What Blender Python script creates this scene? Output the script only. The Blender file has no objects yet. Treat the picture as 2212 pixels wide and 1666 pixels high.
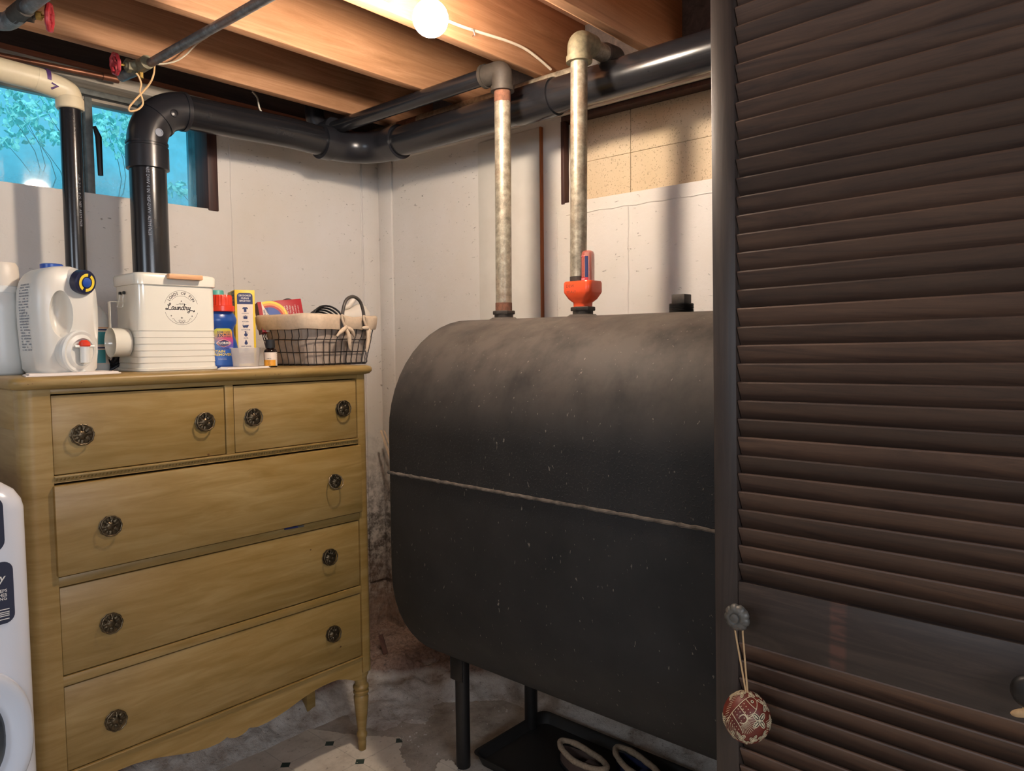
import bpy, math, random
import numpy as np
from mathutils import Vector, Matrix, noise
random.seed(7)
S = bpy.context.scene
COL = S.collection
PI = math.pi

# ------------------------------------------------------------------ camera, world, lights, exposure
W, H, FPX = 2212, 1666, 1602.0
yaw, pit, rol = [math.radians(a) for a in (41.5, -3.3, -0.6)]
CAM = Vector((-2.19, -2.745, 1.40))
_f = Vector((math.cos(yaw)*math.cos(pit), math.sin(yaw)*math.cos(pit), math.sin(pit)))
_r = Vector((math.sin(yaw), -math.cos(yaw), 0)); _u = _r.cross(_f)
R_ = math.cos(rol)*_r + math.sin(rol)*_u; U_ = -math.sin(rol)*_r + math.cos(rol)*_u
cd = bpy.data.cameras.new('camera'); cam = bpy.data.objects.new('camera', cd); COL.objects.link(cam)
cam.matrix_world = Matrix(((R_.x, U_.x, -_f.x, CAM.x), (R_.y, U_.y, -_f.y, CAM.y), (R_.z, U_.z, -_f.z, CAM.z), (0, 0, 0, 1)))
cd.sensor_fit = 'HORIZONTAL'; cd.sensor_width = 36.0; cd.lens = 36.0*FPX/W; cd.clip_start = 0.02
S.camera = cam

def at(px, py, ax, val):
    """metric point on the plane axis=val that the photograph shows at pixel (px, py)"""
    d = (px-W/2)*R_ - (py-H/2)*U_ + FPX*_f
    return CAM + d*((val-CAM[ax])/d[ax])

S.view_settings.view_transform = 'Standard'; S.view_settings.look = 'None'
S.view_settings.exposure = 0.08; S.view_settings.gamma = 1.0; S.view_settings.use_curve_mapping = False
BULB_STRENGTH = 610.0
BULB_COLOR = (1.0, 0.835, 0.67)
wd = bpy.data.worlds.new('world'); S.world = wd; wd.use_nodes = True
wn = wd.node_tree.nodes; wl = wd.node_tree.links
for n in list(wn): wn.remove(n)
wo = wn.new('ShaderNodeOutputWorld'); wb = wn.new('ShaderNodeBackground')
tc = wn.new('ShaderNodeTexCoord'); sx = wn.new('ShaderNodeSeparateXYZ'); cr = wn.new('ShaderNodeValToRGB')
wl.new(tc.outputs['Generated'], sx.inputs[0]); wl.new(sx.outputs['Z'], cr.inputs[0])
cr.color_ramp.elements[0].position = 0.0; cr.color_ramp.elements[0].color = (0.10, 0.50, 0.72, 1)
cr.color_ramp.elements[1].position = 0.6; cr.color_ramp.elements[1].color = (0.12, 0.60, 0.85, 1)
wl.new(cr.outputs[0], wb.inputs[0]); wb.inputs[1].default_value = 1.25; wl.new(wb.outputs[0], wo.inputs[0])

def area(name, loc, to, sx_, sy_, power, color):
    l = bpy.data.lights.new(name, 'AREA'); l.shape = 'RECTANGLE'; l.size = sx_; l.size_y = sy_; l.energy = power; l.color = color
    o = bpy.data.objects.new(name, l); COL.objects.link(o); o.location = loc
    o.rotation_euler = (Vector(to)-Vector(loc)).to_track_quat('-Z', 'Y').to_euler(); return o
# daylight from an unseen left-hand window, plus an added fill behind the camera
sl = bpy.data.lights.new('sun', 'SUN'); sl.energy = 2.2; sl.color = (.55, .95, 1.0); sl.angle = .1
so = bpy.data.objects.new('sun', sl); COL.objects.link(so); so.rotation_euler = Vector((.25, .75, -1.0)).to_track_quat('-Z', 'Y').to_euler()
area('daylight_left', (-4.02, -1.7, 1.9), (-1.5, -1.6, 1.0), 0.8, 0.5, 13, (0.80, 0.88, 1.0))
area('fill_back', (-2.6, -5.02, 1.9), (-1.6, -1.5, 1.0), 1.6, 0.6, 44, (0.90, 0.92, 1.0))  # cool fill, added to brighten the washer front and the floor

# ------------------------------------------------------------------ materials
def hexc(h):
    h = h.lstrip('#'); v = [int(h[i:i+2], 16)/255 for i in (0, 2, 4)]
    return tuple((c/12.92 if c <= .04045 else ((c+.055)/1.055)**2.4) for c in v) + (1,)

class NT:
    def __init__(s, name):
        s.m = bpy.data.materials.new(name); s.m.use_nodes = True
        s.n = s.m.node_tree.nodes; s.l = s.m.node_tree.links
        s.b = s.n.get('Principled BSDF'); s.out = s.n.get('Material Output'); s._tc = None
    def node(s, t, **k):
        n = s.n.new(t)
        for a, v in k.items(): setattr(n, a, v)
        return n
    def pos(s):
        if not s._tc: s._tc = s.node('ShaderNodeNewGeometry')
        return s._tc.outputs['Position']
    def set(s, i, v):
        if hasattr(v, 'links') or isinstance(v, bpy.types.NodeSocket): s.l.new(v, i)
        else: i.default_value = v
    def math(s, op, a, b=None, c=None, clamp=False):
        n = s.node('ShaderNodeMath', operation=op, use_clamp=clamp); s.set(n.inputs[0], a)
        if b is not None: s.set(n.inputs[1], b)
        if c is not None: s.set(n.inputs[2], c)
        return n.outputs[0]
    def xyz(s, v=None):
        n = s.node('ShaderNodeSeparateXYZ'); s.l.new(v if v is not None else s.pos(), n.inputs[0]); return n.outputs
    def scale(s, v, sc):
        n = s.node('ShaderNodeVectorMath', operation='MULTIPLY'); s.l.new(v, n.inputs[0]); n.inputs[1].default_value = sc; return n.outputs[0]
    def noise(s, scale, detail=4, rough=.6, vec=None, dist=0):
        n = s.node('ShaderNodeTexNoise'); n.inputs['Scale'].default_value = scale; n.inputs['Detail'].default_value = detail
        n.inputs['Roughness'].default_value = rough; n.inputs['Distortion'].default_value = dist
        s.l.new(vec if vec is not None else s.pos(), n.inputs['Vector']); return n.outputs['Fac']
    def ramp(s, fac, stops):
        n = s.node('ShaderNodeValToRGB'); s.l.new(fac, n.inputs[0]); e = n.color_ramp.elements
        while len(e) < len(stops): e.new(.5)
        for q, (p, c) in zip(e, stops): q.position = p; q.color = c if len(c) == 4 else (*c, 1)
        return n.outputs[0]
    def step(s, fac, a, b):
        n = s.node('ShaderNodeMapRange'); n.clamp = True; s.set(n.inputs[0], fac)
        n.inputs[1].default_value = a; n.inputs[2].default_value = b; return n.outputs[0]
    def mix(s, f, a, b, mode='MIX'):
        n = s.node('ShaderNodeMix', data_type='RGBA', blend_type=mode); s.set(n.inputs[0], f); s.set(n.inputs[6], a); s.set(n.inputs[7], b); return n.outputs[2]
    def bump(s, h, strength=.3, dist=.01):
        n = s.node('ShaderNodeBump'); n.inputs['Strength'].default_value = strength; n.inputs['Distance'].default_value = dist
        s.l.new(h, n.inputs['Height']); s.l.new(n.outputs[0], s.b.inputs['Normal'])
    def fin(s, color=None, rough=.5, metal=0, spec=None, coat=0):
        if color is not None: s.set(s.b.inputs['Base Color'], color)
        s.set(s.b.inputs['Roughness'], rough); s.set(s.b.inputs['Metallic'], metal)
        if spec is not None: s.b.inputs['Specular IOR Level'].default_value = spec
        if coat: s.b.inputs['Coat Weight'].default_value = coat; s.b.inputs['Coat Roughness'].default_value = .1
        return s.m

M = {}
def plain(name, col, rough=.5, metal=0, var=.08, sc=30, bump=0, coat=0, spec=None):
    t = NT(name); c = hexc(col) if isinstance(col, str) else col
    if var:
        n = t.noise(sc, 3); d = tuple(max(0, v*(1-var)) for v in c[:3])+(1,); e = tuple(min(1, v*(1+var)) for v in c[:3])+(1,)
        cc = t.ramp(n, [(.3, d), (.7, e)])
        if bump: t.bump(n, bump, .002)
    else: cc = c
    M[name] = t.fin(cc, rough, metal, spec, coat); return M[name]

# painted concrete: chalky warm white, pits, old stains low down
def wall_mat(name, base, dirt_h):
    t = NT(name); x, y, z = t.xyz()
    big = t.noise(2.2, 4); fine = t.noise(60, 4); mid = t.noise(14, 5, .65)
    c = t.mix(t.step(big, .35, .7), hexc(base), hexc('#d8d0c5'))
    # trowel marks and pits
    pv = t.scale(t.pos(), (1, 1, 2.4)); pits = t.noise(45, 2, .5, pv, .8)
    pm = t.step(pits, .68, .74); m2 = t.step(t.noise(3.1, 2), .40, .60)
    pm = t.math('MULTIPLY', pm, m2)
    c = t.mix(t.math('MULTIPLY', pm, .55), c, hexc('#5a4a3c'))
    # dirt and mould climbing from the floor
    dz = t.math('ADD', z, t.math('MULTIPLY', t.math('SUBTRACT', mid, .5), .55))
    mould = t.math('SUBTRACT', 1.0, t.step(dz, dirt_h*.55, dirt_h))
    patch = t.step(t.noise(32, 6, .75), .40, .58)
    c = t.mix(t.math('MULTIPLY', mould, t.math('MULTIPLY', patch, .85)), c, hexc('#3a2f27'))
    low = t.math('SUBTRACT', 1.0, t.step(dz, .15, .55))
    c = t.mix(t.math('MULTIPLY', low, .85), c, t.ramp(t.noise(24, 6, .7), [(.3, hexc('#4c3a30')), (.5, hexc('#8a6e5c')), (.75, hexc('#a98f7c'))]))
    h = t.math('ADD', t.math('MULTIPLY', mid, .5), t.math('MULTIPLY', fine, .18))
    h = t.math('SUBTRACT', h, t.math('MULTIPLY', pm, .5))
    t.bump(h, .6, .008); M[name] = t.fin(c, .75, 0, .3); return M[name]
wall_mat('painted_concrete', '#dfd9d4', 1.0)
def smooth_board():
    t = NT('painted_board'); c = t.ramp(t.noise(8, 3), [(.3, hexc('#d2cbc0')), (.7, hexc('#dcd6cc'))]); t.bump(t.noise(40, 3), .12, .003)
    M['painted_board'] = t.fin(c, .6)
smooth_board()
def rough_ground(name, stops, bs=.9):
    t = NT(name); n = t.noise(9, 8, .7); f = t.noise(70, 5, .7)
    c = t.ramp(n, stops)
    sp = t.step(t.noise(110, 3, .6), .66, .72); c = t.mix(t.math('MULTIPLY', sp, .7), c, hexc('#2a231e'))
    if name == 'rubble':
        z = t.xyz()[2]; hz = t.math('ADD', z, t.math('MULTIPLY', t.math('SUBTRACT', n, .5), .06)); c = t.mix(t.math('MULTIPLY', t.step(hz, .055, .075), .9), c, t.ramp(f, [(.3, hexc('#4a382e')), (.5, hexc('#86695a')), (.75, hexc('#a48a7a'))]))
    t.bump(t.math('ADD', n, t.math('MULTIPLY', f, .35)), bs, .02); M[name] = t.fin(c, .95, 0, .1)
rough_ground('slab_concrete', [(.3, hexc('#8e8478')), (.5, hexc('#b3a99d')), (.7, hexc('#c8bfb3'))], .35)
rough_ground('rubble', [(.25, hexc('#6e5c50')), (.36, hexc('#a99c90')), (.50, hexc('#c9c2ba')), (.72, hexc('#e2ddd6'))])

def wood(name, a, b, c, axis=0, rough=.6, sc=1.0, rnd=0, bumps=.15):
    t = NT(name); st = [26*sc]*3; st[axis] = 1.3*sc
    v = t.scale(t.pos(), tuple(st)); n = t.noise(1.0, 8, .72, v, 1.6); n2 = t.noise(3.0*sc, 3, .5)
    col = t.ramp(n, [(.3, hexc(a)), (.5, hexc(b)), (.72, hexc(c))])
    col = t.mix(t.math('MULTIPLY', t.step(n2, .45, .75), .35), col, hexc(a))
    if rnd:
        oi = t.node('ShaderNodeObjectInfo'); k = t.math('MULTIPLY', oi.outputs['Random'], rnd)
        col = t.mix(k, col, hexc('#221c19'))
    t.bump(n, bumps, .003); M[name] = t.fin(col, rough); return M[name]
wood('joist_wood', '#8f6342', '#a97b58', '#bf9270', 0, .75)
wood('joist_wood_y', '#a0704e', '#bb8a66', '#cfa480', 1, .7)
wood('subfloor_wood', '#6b4a3a', '#8a6048', '#9a6e54', 0, .8)
wood('dark_rim', '#3a302c', '#4e423c', '#5e5048', 0, .85)
wood('sill_orange', '#8a5236', '#a4664a', '#b5765a', 0, .8)
wood('weathered_board', '#8d8172', '#b5aa9b', '#d0c8bc', 0, .85, 1.6)
wood('brown_frame', '#2c1a18', '#402622', '#54352e', 2, .55)
wood('orange_stop', '#8a4a20', '#a86030', '#bd743e', 2, .6)
wood('door_dark', '#29221f', '#352c28', '#423731', 2, .42, 1.5)
wood('door_dark_y', '#29221f', '#342b27', '#463a33', 1, .42, 1.5)
wood('slat_wood', '#40302a', '#5c4538', '#705442', 1, .45, 1.3, rnd=.6)
wood('lid_handle_wood', '#c8946a', '#dba87c', '#e6b88e', 0, .5, 2)
wood('timber_brown', '#4a3028', '#5d3f34', '#6e4c3e', 0, .9)
wood('stick_wood', '#a89078', '#c4ad92', '#d6c2a8', 2, .7, 2)

def worn_rail():
    t = NT('door_rail'); y = t.xyz()[1]; y0 = at(1815, 1385, 0, -.862).y
    n = t.noise(1.0, 8, .7, t.scale(t.pos(), (30, 2, 30)), 1.4); c = t.ramp(n, [(.3, hexc('#29221f')), (.5, hexc('#342b27')), (.72, hexc('#463a33'))])
    d = t.math('ABSOLUTE', t.math('SUBTRACT', y, y0)); k = t.math('MULTIPLY', t.math('SUBTRACT', 1.0, t.step(d, .010, .017)), t.step(n, .35, .6))
    M['door_rail'] = t.fin(t.mix(t.math('MULTIPLY', k, .5), c, hexc('#6e463a')), .45)
worn_rail()
def dresser_paint():
    t = NT('mustard_paint'); v = t.scale(t.pos(), (5, 5, 40)); n = t.noise(1, 5, .6, v, .6); big = t.noise(3, 3)
    c = t.ramp(n, [(.3, hexc('#866b38')), (.5, hexc('#957a48')), (.72, hexc('#a38a5a'))])
    c = t.mix(t.math('MULTIPLY', t.step(big, .4, .75), .4), c, hexc('#8a6e38'))
    ch = t.step(t.noise(26, 2, .4), .77, .785); c = t.mix(t.math('MULTIPLY', ch, .8), c, hexc('#4a2e1a'))
    t.bump(n, .12, .002); M['mustard_paint'] = t.fin(c, .42)
dresser_paint()

def tank_mat():
    t = NT('tank_steel'); x, y, z = t.xyz()
    g = t._tc; nx = t.node('ShaderNodeSeparateXYZ'); t.l.new(g.outputs['Normal'], nx.inputs[0])
    n = t.noise(7, 5, .6); fine = t.noise(120, 3, .6); streak = t.noise(1, 4, .6, t.scale(t.pos(), (30, 30, 5)), .5)
    c = t.ramp(n, [(.3, hexc('#1f1f20')), (.7, hexc('#2a2929'))])
    dust = t.math('MULTIPLY', t.step(nx.outputs['Z'], .05, .98), t.step(t.math('ADD', n, t.math('MULTIPLY', streak, .3)), .3, .75))
    c = t.mix(t.math('MULTIPLY', dust, .5), c, hexc('#7d7268'))
    sc1 = t.step(t.noise(1, 2, .5, t.scale(t.pos(), (130, 130, 60)), .4), .715, .74)
    c = t.mix(t.math('MULTIPLY', sc1, .55), c, hexc('#8f867a'))
    # blistered zone under the seam level
    bl = t.noise(150, 2, .5); zone = t.math('MULTIPLY', t.step(z, .93, 1.02), t.math('SUBTRACT', 1.0, t.step(z, 1.06, 1.2)))
    hb = t.math('MULTIPLY', t.step(bl, .58, .66), zone)
    t.bump(t.math('ADD', t.math('MULTIPLY', n, .3), t.math('ADD', t.math('MULTIPLY', fine, .05), t.math('MULTIPLY', hb, .5))), .5, .006)
    M['tank_steel'] = t.fin(c, .64, 0, .28)
tank_mat()
def galvanised(name, a, b, c):
    t = NT(name); n = t.noise(45, 5, .7); r = t.noise(6, 4, .6)
    col = t.ramp(n, [(.3, hexc(a)), (.5, hexc(b)), (.7, hexc(c))])
    col = t.mix(t.math('MULTIPLY', t.step(r, .5, .68), .45), col, hexc('#8a5a38'))
    t.bump(n, .2, .002); M[name] = t.fin(col, .42, .45)
galvanised('galvanised', '#6e675a', '#948b7a', '#b8ae9a')
galvanised('grey_conduit', '#565656', '#6c6e70', '#8a8c8e')
plain('black_pipe', '#1d1d20', .22, 0, .15, 20)
plain('black_elbow', '#222226', .28, 0, .15, 20)
plain('white_plastic', '#d9dad6', .35, 0, .02)
plain('pvc_cream', '#e0cfae', .35, 0, .04)
plain('purple_primer', '#5a3a6e', .5, 0, .3, 60)
plain('iron_dark', '#3c3630', .6, .3, .25, 60, .3)
plain('rust', '#6c4634', .85, 0, .35, 90, .4)
plain('copper', '#8a5a44', .4, .6, .2, 30)
plain('brass', '#b0904e', .4, .8, .2, 60)
plain('antique_brass', '#5e5240', .38, .85, .3, 180, .3)
plain('bronze_green', '#77705a', .6, .4, .3, 60, .3)
plain('valve_red', '#a02c34', .4, 0, .25, 60)
plain('wire_white', '#cfc3b0', .5, 0, .05)
plain('wire_tan', '#d8b080', .5, 0, .05)
plain('orange_paint', '#e2512a', .3, 0, .06, 30, 0, .2)
plain('black_metal', '#1e1c1c', .45, .2, .15, 60)
plain('black_rubber', '#161618', .6, 0, .1)
plain('enamel_white', '#ddd9cc', .16, 0, .015, 6, 0, .4)
plain('print_black', '#2c2a2c', .6, 0, 0)
plain('print_grey', '#8a8e98', .6, 0, 0)
plain('print_navy', '#232f5e', .5, 0, 0)
plain('print_white', '#e6e0d8', .5, 0, 0)
plain('print_yellow', '#e8cc3c', .5, 0, 0)
plain('print_red', '#b8303c', .5, 0, 0)
plain('print_teal', '#4aa0a8', .5, 0, 0)
plain('print_orange', '#dd9a2e', .5, 0, 0)
plain('carton_yellow', '#e2bd30', .45, 0, .03)
plain('carton_cream', '#e0d2c4', .5, 0, .02)
plain('carton_red', '#a81c28', .45, 0, .06)
plain('carton_brown', '#6a3a30', .6, 0, .1)
plain('carton_blue', '#2a4f9e', .45, 0, .05)
plain('rainbow_orange', '#e8923a', .45, 0, 0)
plain('rainbow_green', '#86b04a', .45, 0, 0)
plain('cap_blue', '#2850a8', .3, 0, .04)
plain('cap_navy', '#1c2240', .35, 0, .04)
plain('cap_red', '#d83a20', .3, 0, .03)
plain('cap_teal', '#58aca0', .4, 0, .03)
plain('bottle_blue', '#1f4a96', .28, 0, .06, 12)
plain('paper', '#e4dbd4', .8, 0, .03, 20, .2)
plain('linen', '#cbb59c', .85, 0, .08, 90, .25)
plain('linen_shade', '#a8988a', .9, 0, .1, 60, .3)
plain('wire_black', '#2b2626', .5, .3, .15)
plain('handle_grey', '#4a4541', .45, .2, .1)
plain('amber_glass', '#1a1210', .12, 0, .05)
plain('tray_black', '#1b1a19', .55, 0, .12, 30)
plain('fleece', '#a8937c', .95, 0, .2, 160, .8)
plain('suede', '#5c4a42', .9, 0, .15, 60, .3)
plain('navy_cloth', '#23284a', .9, 0, .15, 60, .3)
plain('pewter', '#5e5c58', .5, .35, .2, 40, .3)
plain('cord_tan', '#b89870', .8, 0, .1, 200)
plain('gourd_red', '#64261a', .5, 0, .3, 40)
plain('gourd_brown', '#4c3226', .6, 0, .3, 60)
plain('carve_cream', '#c8b898', .7, 0, .1, 80)
plain('carve_dark', '#2a1e1a', .7, 0, .1, 80)
plain('washer_white', '#dcdfe8', .25, 0, .01, 5, 0, .2)
plain('washer_ring', '#d2d8e4', .22, 0, .01, 5, 0, .2)
plain('washer_glass', '#4a4f54', .12, 0, .05, 6)
plain('sticker_dark', '#2c3044', .4, 0, .05)
plain('porcelain', '#dcd6c8', .3, 0, .02)
plain('steel_frame', '#6b6e6c', .55, .2, .25, 50, .3)
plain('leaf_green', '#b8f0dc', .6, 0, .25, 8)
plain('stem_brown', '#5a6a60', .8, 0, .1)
plain('reflection_blue', '#7fbccb', .9, 0, .1, 6, .3)
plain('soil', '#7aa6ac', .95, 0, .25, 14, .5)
plain('dried_spot', '#a49a90', .9, 0, .2, 60)
plain('pen_blue', '#2a3058', .4, 0, .05)
plain('chrome', '#b8b8b4', .2, .9, .05)
plain('dust_bead', '#5a5148', .95, 0, .55, 40, .9)
plain('cable_black', '#1b1a1c', .5, 0, .1)
plain('spray_white', '#d8cfc2', .4, 0, .03)

def jug_plastic():
    t = NT('jug_plastic'); z = t.xyz()[2]
    c = t.ramp(t.noise(5, 3), [(.3, hexc('#d2cfc6')), (.7, hexc('#dedbd4'))])
    t.fin(c, .33); t.b.inputs['Subsurface Weight'].default_value = .25; t.b.inputs['Subsurface Radius'].default_value = (.02, .02, .018)
    t.b.inputs['Subsurface Scale'].default_value = .5; M['jug_plastic'] = t.m
jug_plastic()
def clear(name, col, alpha_mix, rough=.2):
    t = NT(name); tr = t.node('ShaderNodeBsdfTransparent'); tr.inputs[0].default_value = (1, 1, 1, 1)
    mx = t.node('ShaderNodeMixShader'); mx.inputs[0].default_value = alpha_mix
    t.fin(hexc(col), rough); t.b.inputs['Transmission Weight'].default_value = 0
    t.l.new(tr.outputs[0], mx.inputs[1]); t.l.new(t.b.outputs[0], mx.inputs[2]); t.l.new(mx.outputs[0], t.out.inputs[0]); M[name] = t.m
clear('clear_plastic', '#d8d2cc', .32, .2)
clear('red_clear', '#c86a5c', .55, .12)
def dirty_glass():
    t = NT('dirty_glass'); tr = t.node('ShaderNodeBsdfTransparent'); gl = t.node('ShaderNodeBsdfGlossy'); gl.inputs['Roughness'].default_value = .05
    df = t.node('ShaderNodeBsdfTranslucent'); df.inputs[0].default_value = hexc('#d8ecef')
    fr = t.node('ShaderNodeFresnel'); m1 = t.node('ShaderNodeMixShader'); m2 = t.node('ShaderNodeMixShader')
    z = t.xyz()[2]
    d = t.math('MULTIPLY', t.step(t.noise(12, 5, .7), .3, .8), .25)
    d = t.math('ADD', d, t.math('MULTIPLY', t.math('SUBTRACT', 1.0, t.step(z, 1.93, 2.1)), .25))
    t.l.new(d, m1.inputs[0]); t.l.new(tr.outputs[0], m1.inputs[1]); t.l.new(df.outputs[0], m1.inputs[2])
    t.l.new(fr.outputs[0], m2.inputs[0]); t.l.new(m1.outputs[0], m2.inputs[1]); t.l.new(gl.outputs[0], m2.inputs[2]); t.l.new(m2.outputs[0], t.out.inputs[0])
    M['dirty_glass'] = t.m
dirty_glass()
def emission(name, col, st):
    t = NT(name); e = t.node('ShaderNodeEmission'); e.inputs[0].default_value = (*col, 1); e.inputs[1].default_value = st
    t.l.new(e.outputs[0], t.out.inputs[0]); M[name] = t.m
emission('bulb_glow', BULB_COLOR, BULB_STRENGTH)
def vinyl():
    t = NT('vinyl_print'); x, y, z = t.xyz(); p = .1735
    u = t.math('SUBTRACT', t.math('FRACT', t.math('ADD', t.math('DIVIDE', t.math('ADD', x, .732), p), 20.5)), .5)
    v = t.math('SUBTRACT', t.math('FRACT', t.math('ADD', t.math('DIVIDE', t.math('ADD', y, .410), p), 20.5)), .5)
    au = t.math('ABSOLUTE', u); av = t.math('ABSOLUTE', v); s = t.math('ADD', au, av)
    dot = t.math('LESS_THAN', s, .115)
    line = t.math('SUBTRACT', 1.0, t.step(t.math('MINIMUM', au, av), .004, .012))
    n = t.noise(6, 6, .7); c = t.ramp(n, [(.25, hexc('#b5a999')), (.45, hexc('#d9cfbf')), (.7, hexc('#ece3d5'))])
    c = t.mix(t.math('MULTIPLY', line, .3), c, hexc('#6e675e'))
    gr = t.step(t.noise(60, 4, .7), .6, .72); c = t.mix(t.math('MULTIPLY', gr, .5), c, hexc('#5c5044'))
    c = t.mix(dot, c, hexc('#34453f')); t.bump(n, .15, .003); M['vinyl_print'] = t.fin(c, .6)
vinyl()
def panel_mat():
    t = NT('insulation_board'); n = t.noise(4, 3); c = t.ramp(n, [(.3, hexc('#d2bc9c')), (.7, hexc('#dcc6a8'))])
    sp = t.step(t.noise(190, 2, .5), .60, .68); c = t.mix(t.math('MULTIPLY', sp, .6), c, hexc('#8a7358')); M['insulation_board'] = t.fin(c, .85, 0, .2)
panel_mat()
def label_grad():
    t = NT('colour_label'); z = t.xyz()[2]; x = t.xyz()[0]
    f = t.step(z, 1.385, 1.455); a = t.ramp(f, [(0, hexc('#2f5fae')), (.3, hexc('#6a4a9c')), (.55, hexc('#c83c6e')), (.8, hexc('#d8a23c')), (1, hexc('#b8c84a'))])
    b = t.ramp(f, [(0, hexc('#2f5fae')), (.4, hexc('#3ea0b4')), (.8, hexc('#7cc07a')), (1, hexc('#c8d24a'))])
    M['colour_label'] = t.fin(t.mix(t.step(x, -1.10, -1.05), b, a), .35)
label_grad()

# ------------------------------------------------------------------ mesh helpers
class MB:
    def __init__(s): s.v = []; s.f = []
    def add(s, vs, fs):
        o = len(s.v); s.v += [tuple(q) for q in vs]; s.f += [tuple(i+o for i in f) for f in fs]; return s
    def box(s, x0, x1, y0, y1, z0, z1, ch=0):
        if x0 > x1: x0, x1 = x1, x0
        if y0 > y1: y0, y1 = y1, y0
        if z0 > z1: z0, z1 = z1, z0
        if not ch:
            v = [(x, y, z) for z in (z0, z1) for x, y in ((x0, y0), (x1, y0), (x1, y1), (x0, y1))]
            return s.add(v, [(3, 2, 1, 0), (4, 5, 6, 7), (0, 1, 5, 4), (1, 2, 6, 5), (2, 3, 7, 6), (3, 0, 4, 7)])
        ch = min(ch, (x1-x0)*.45, (y1-y0)*.45, (z1-z0)*.45)
        rings = []
        for dz, ins in ((0, ch), (ch*.3, ch*.3), (ch, 0)): rings.append([(a, b, z0+dz) for a, b in rrect((x0+x1)/2, (y0+y1)/2, (x1-x0)/2-ins, (y1-y0)/2-ins, ch, 2)])
        for dz, ins in ((ch, 0), (ch*.3, ch*.3), (0, ch)): rings.append([(a, b, z1-dz) for a, b in rrect((x0+x1)/2, (y0+y1)/2, (x1-x0)/2-ins, (y1-y0)/2-ins, ch, 2)])
        return s.loft(rings)
    def loft(s, rings, cap=True, closed=True, loop=False):
        o = len(s.v); n = len(rings[0])
        for r in rings: s.v += [tuple(p) for p in r]
        m = len(rings)
        for i in range(m if loop else m-1):
            a = o+i*n; b = o+((i+1) % m)*n
            for j in range(n if closed else n-1):
                k = (j+1) % n; s.f.append((a+j, a+k, b+k, b+j))
        if cap and not loop:
            s.f.append(tuple(o+j for j in reversed(range(n)))); s.f.append(tuple(o+(m-1)*n+j for j in range(n)))
        return s
    def tube(s, pts, r, n=12, cap=True, loop=False):
        P = [Vector(p) for p in pts]; m = len(P); rs = r if isinstance(r, (list, tuple)) else [r]*m
        T = []
        for i in range(m):
            if loop: d = P[(i+1) % m]-P[i-1]
            else: d = P[min(i+1, m-1)]-P[max(i-1, 0)]
            T.append(d.normalized())
        up = Vector((0, 0, 1)) if abs(T[0].z) < .9 else Vector((1, 0, 0))
        N = (up-T[0]*up.dot(T[0])).normalized(); rings = []
        for i in range(m):
            if i: 
                N = (N-T[i]*N.dot(T[i])); N = N.normalized() if N.length > 1e-6 else T[i].orthogonal().normalized()
            B = T[i].cross(N); rings.append([P[i]+rs[i]*(math.cos(2*PI*j/n)*N+math.sin(2*PI*j/n)*B) for j in range(n)])
        return s.loft(rings, cap and not loop, True, loop)
    def lathe(s, prof, c=(0, 0, 0), axis=(0, 0, 1), n=24, wob=None):
        """prof: list of (radius, height along axis)"""
        A = Vector(axis).normalized(); X = A.orthogonal().normalized() if abs(A.z) < .99 else Vector((1, 0, 0)); Y = A.cross(X); C = Vector(c)
        rings = [[C+A*h+(r*(wob(2*PI*j/n, r) if wob else 1))*(math.cos(2*PI*j/n)*X+math.sin(2*PI*j/n)*Y) for j in range(n)] for r, h in prof]
        return s.loft(rings)
    def sphere(s, c, rx, ry=None, rz=None, n=24, m=14):
        ry = ry or rx; rz = rz or rx; rings = []
        for i in range(1, m):
            a = PI*i/m; rings.append([(c[0]+rx*math.sin(a)*math.cos(2*PI*j/n), c[1]+ry*math.sin(a)*math.sin(2*PI*j/n), c[2]-rz*math.cos(a)) for j in range(n)])
        o = len(s.v); s.loft(rings, False); b = len(s.v)
        s.v += [(c[0], c[1], c[2]-rz), (c[0], c[1], c[2]+rz)]; L = o+(m-2)*n
        for j in range(n): s.f.append((b, o+(j+1) % n, o+j)); s.f.append((b+1, L+j, L+(j+1) % n))
        return s
    def prism(s, poly, d0, d1, ax=1):
        """extrude a 2-D outline along axis ax between d0 and d1"""
        def mk(p, d): return {0: (d, p[0], p[1]), 1: (p[0], d, p[1]), 2: (p[0], p[1], d)}[ax]
        return s.loft([[mk(p, d0) for p in poly], [mk(p, d1) for p in poly]])
    def xf(s, mat): s.v = [tuple(mat @ Vector(p)) for p in s.v]; return s

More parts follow.
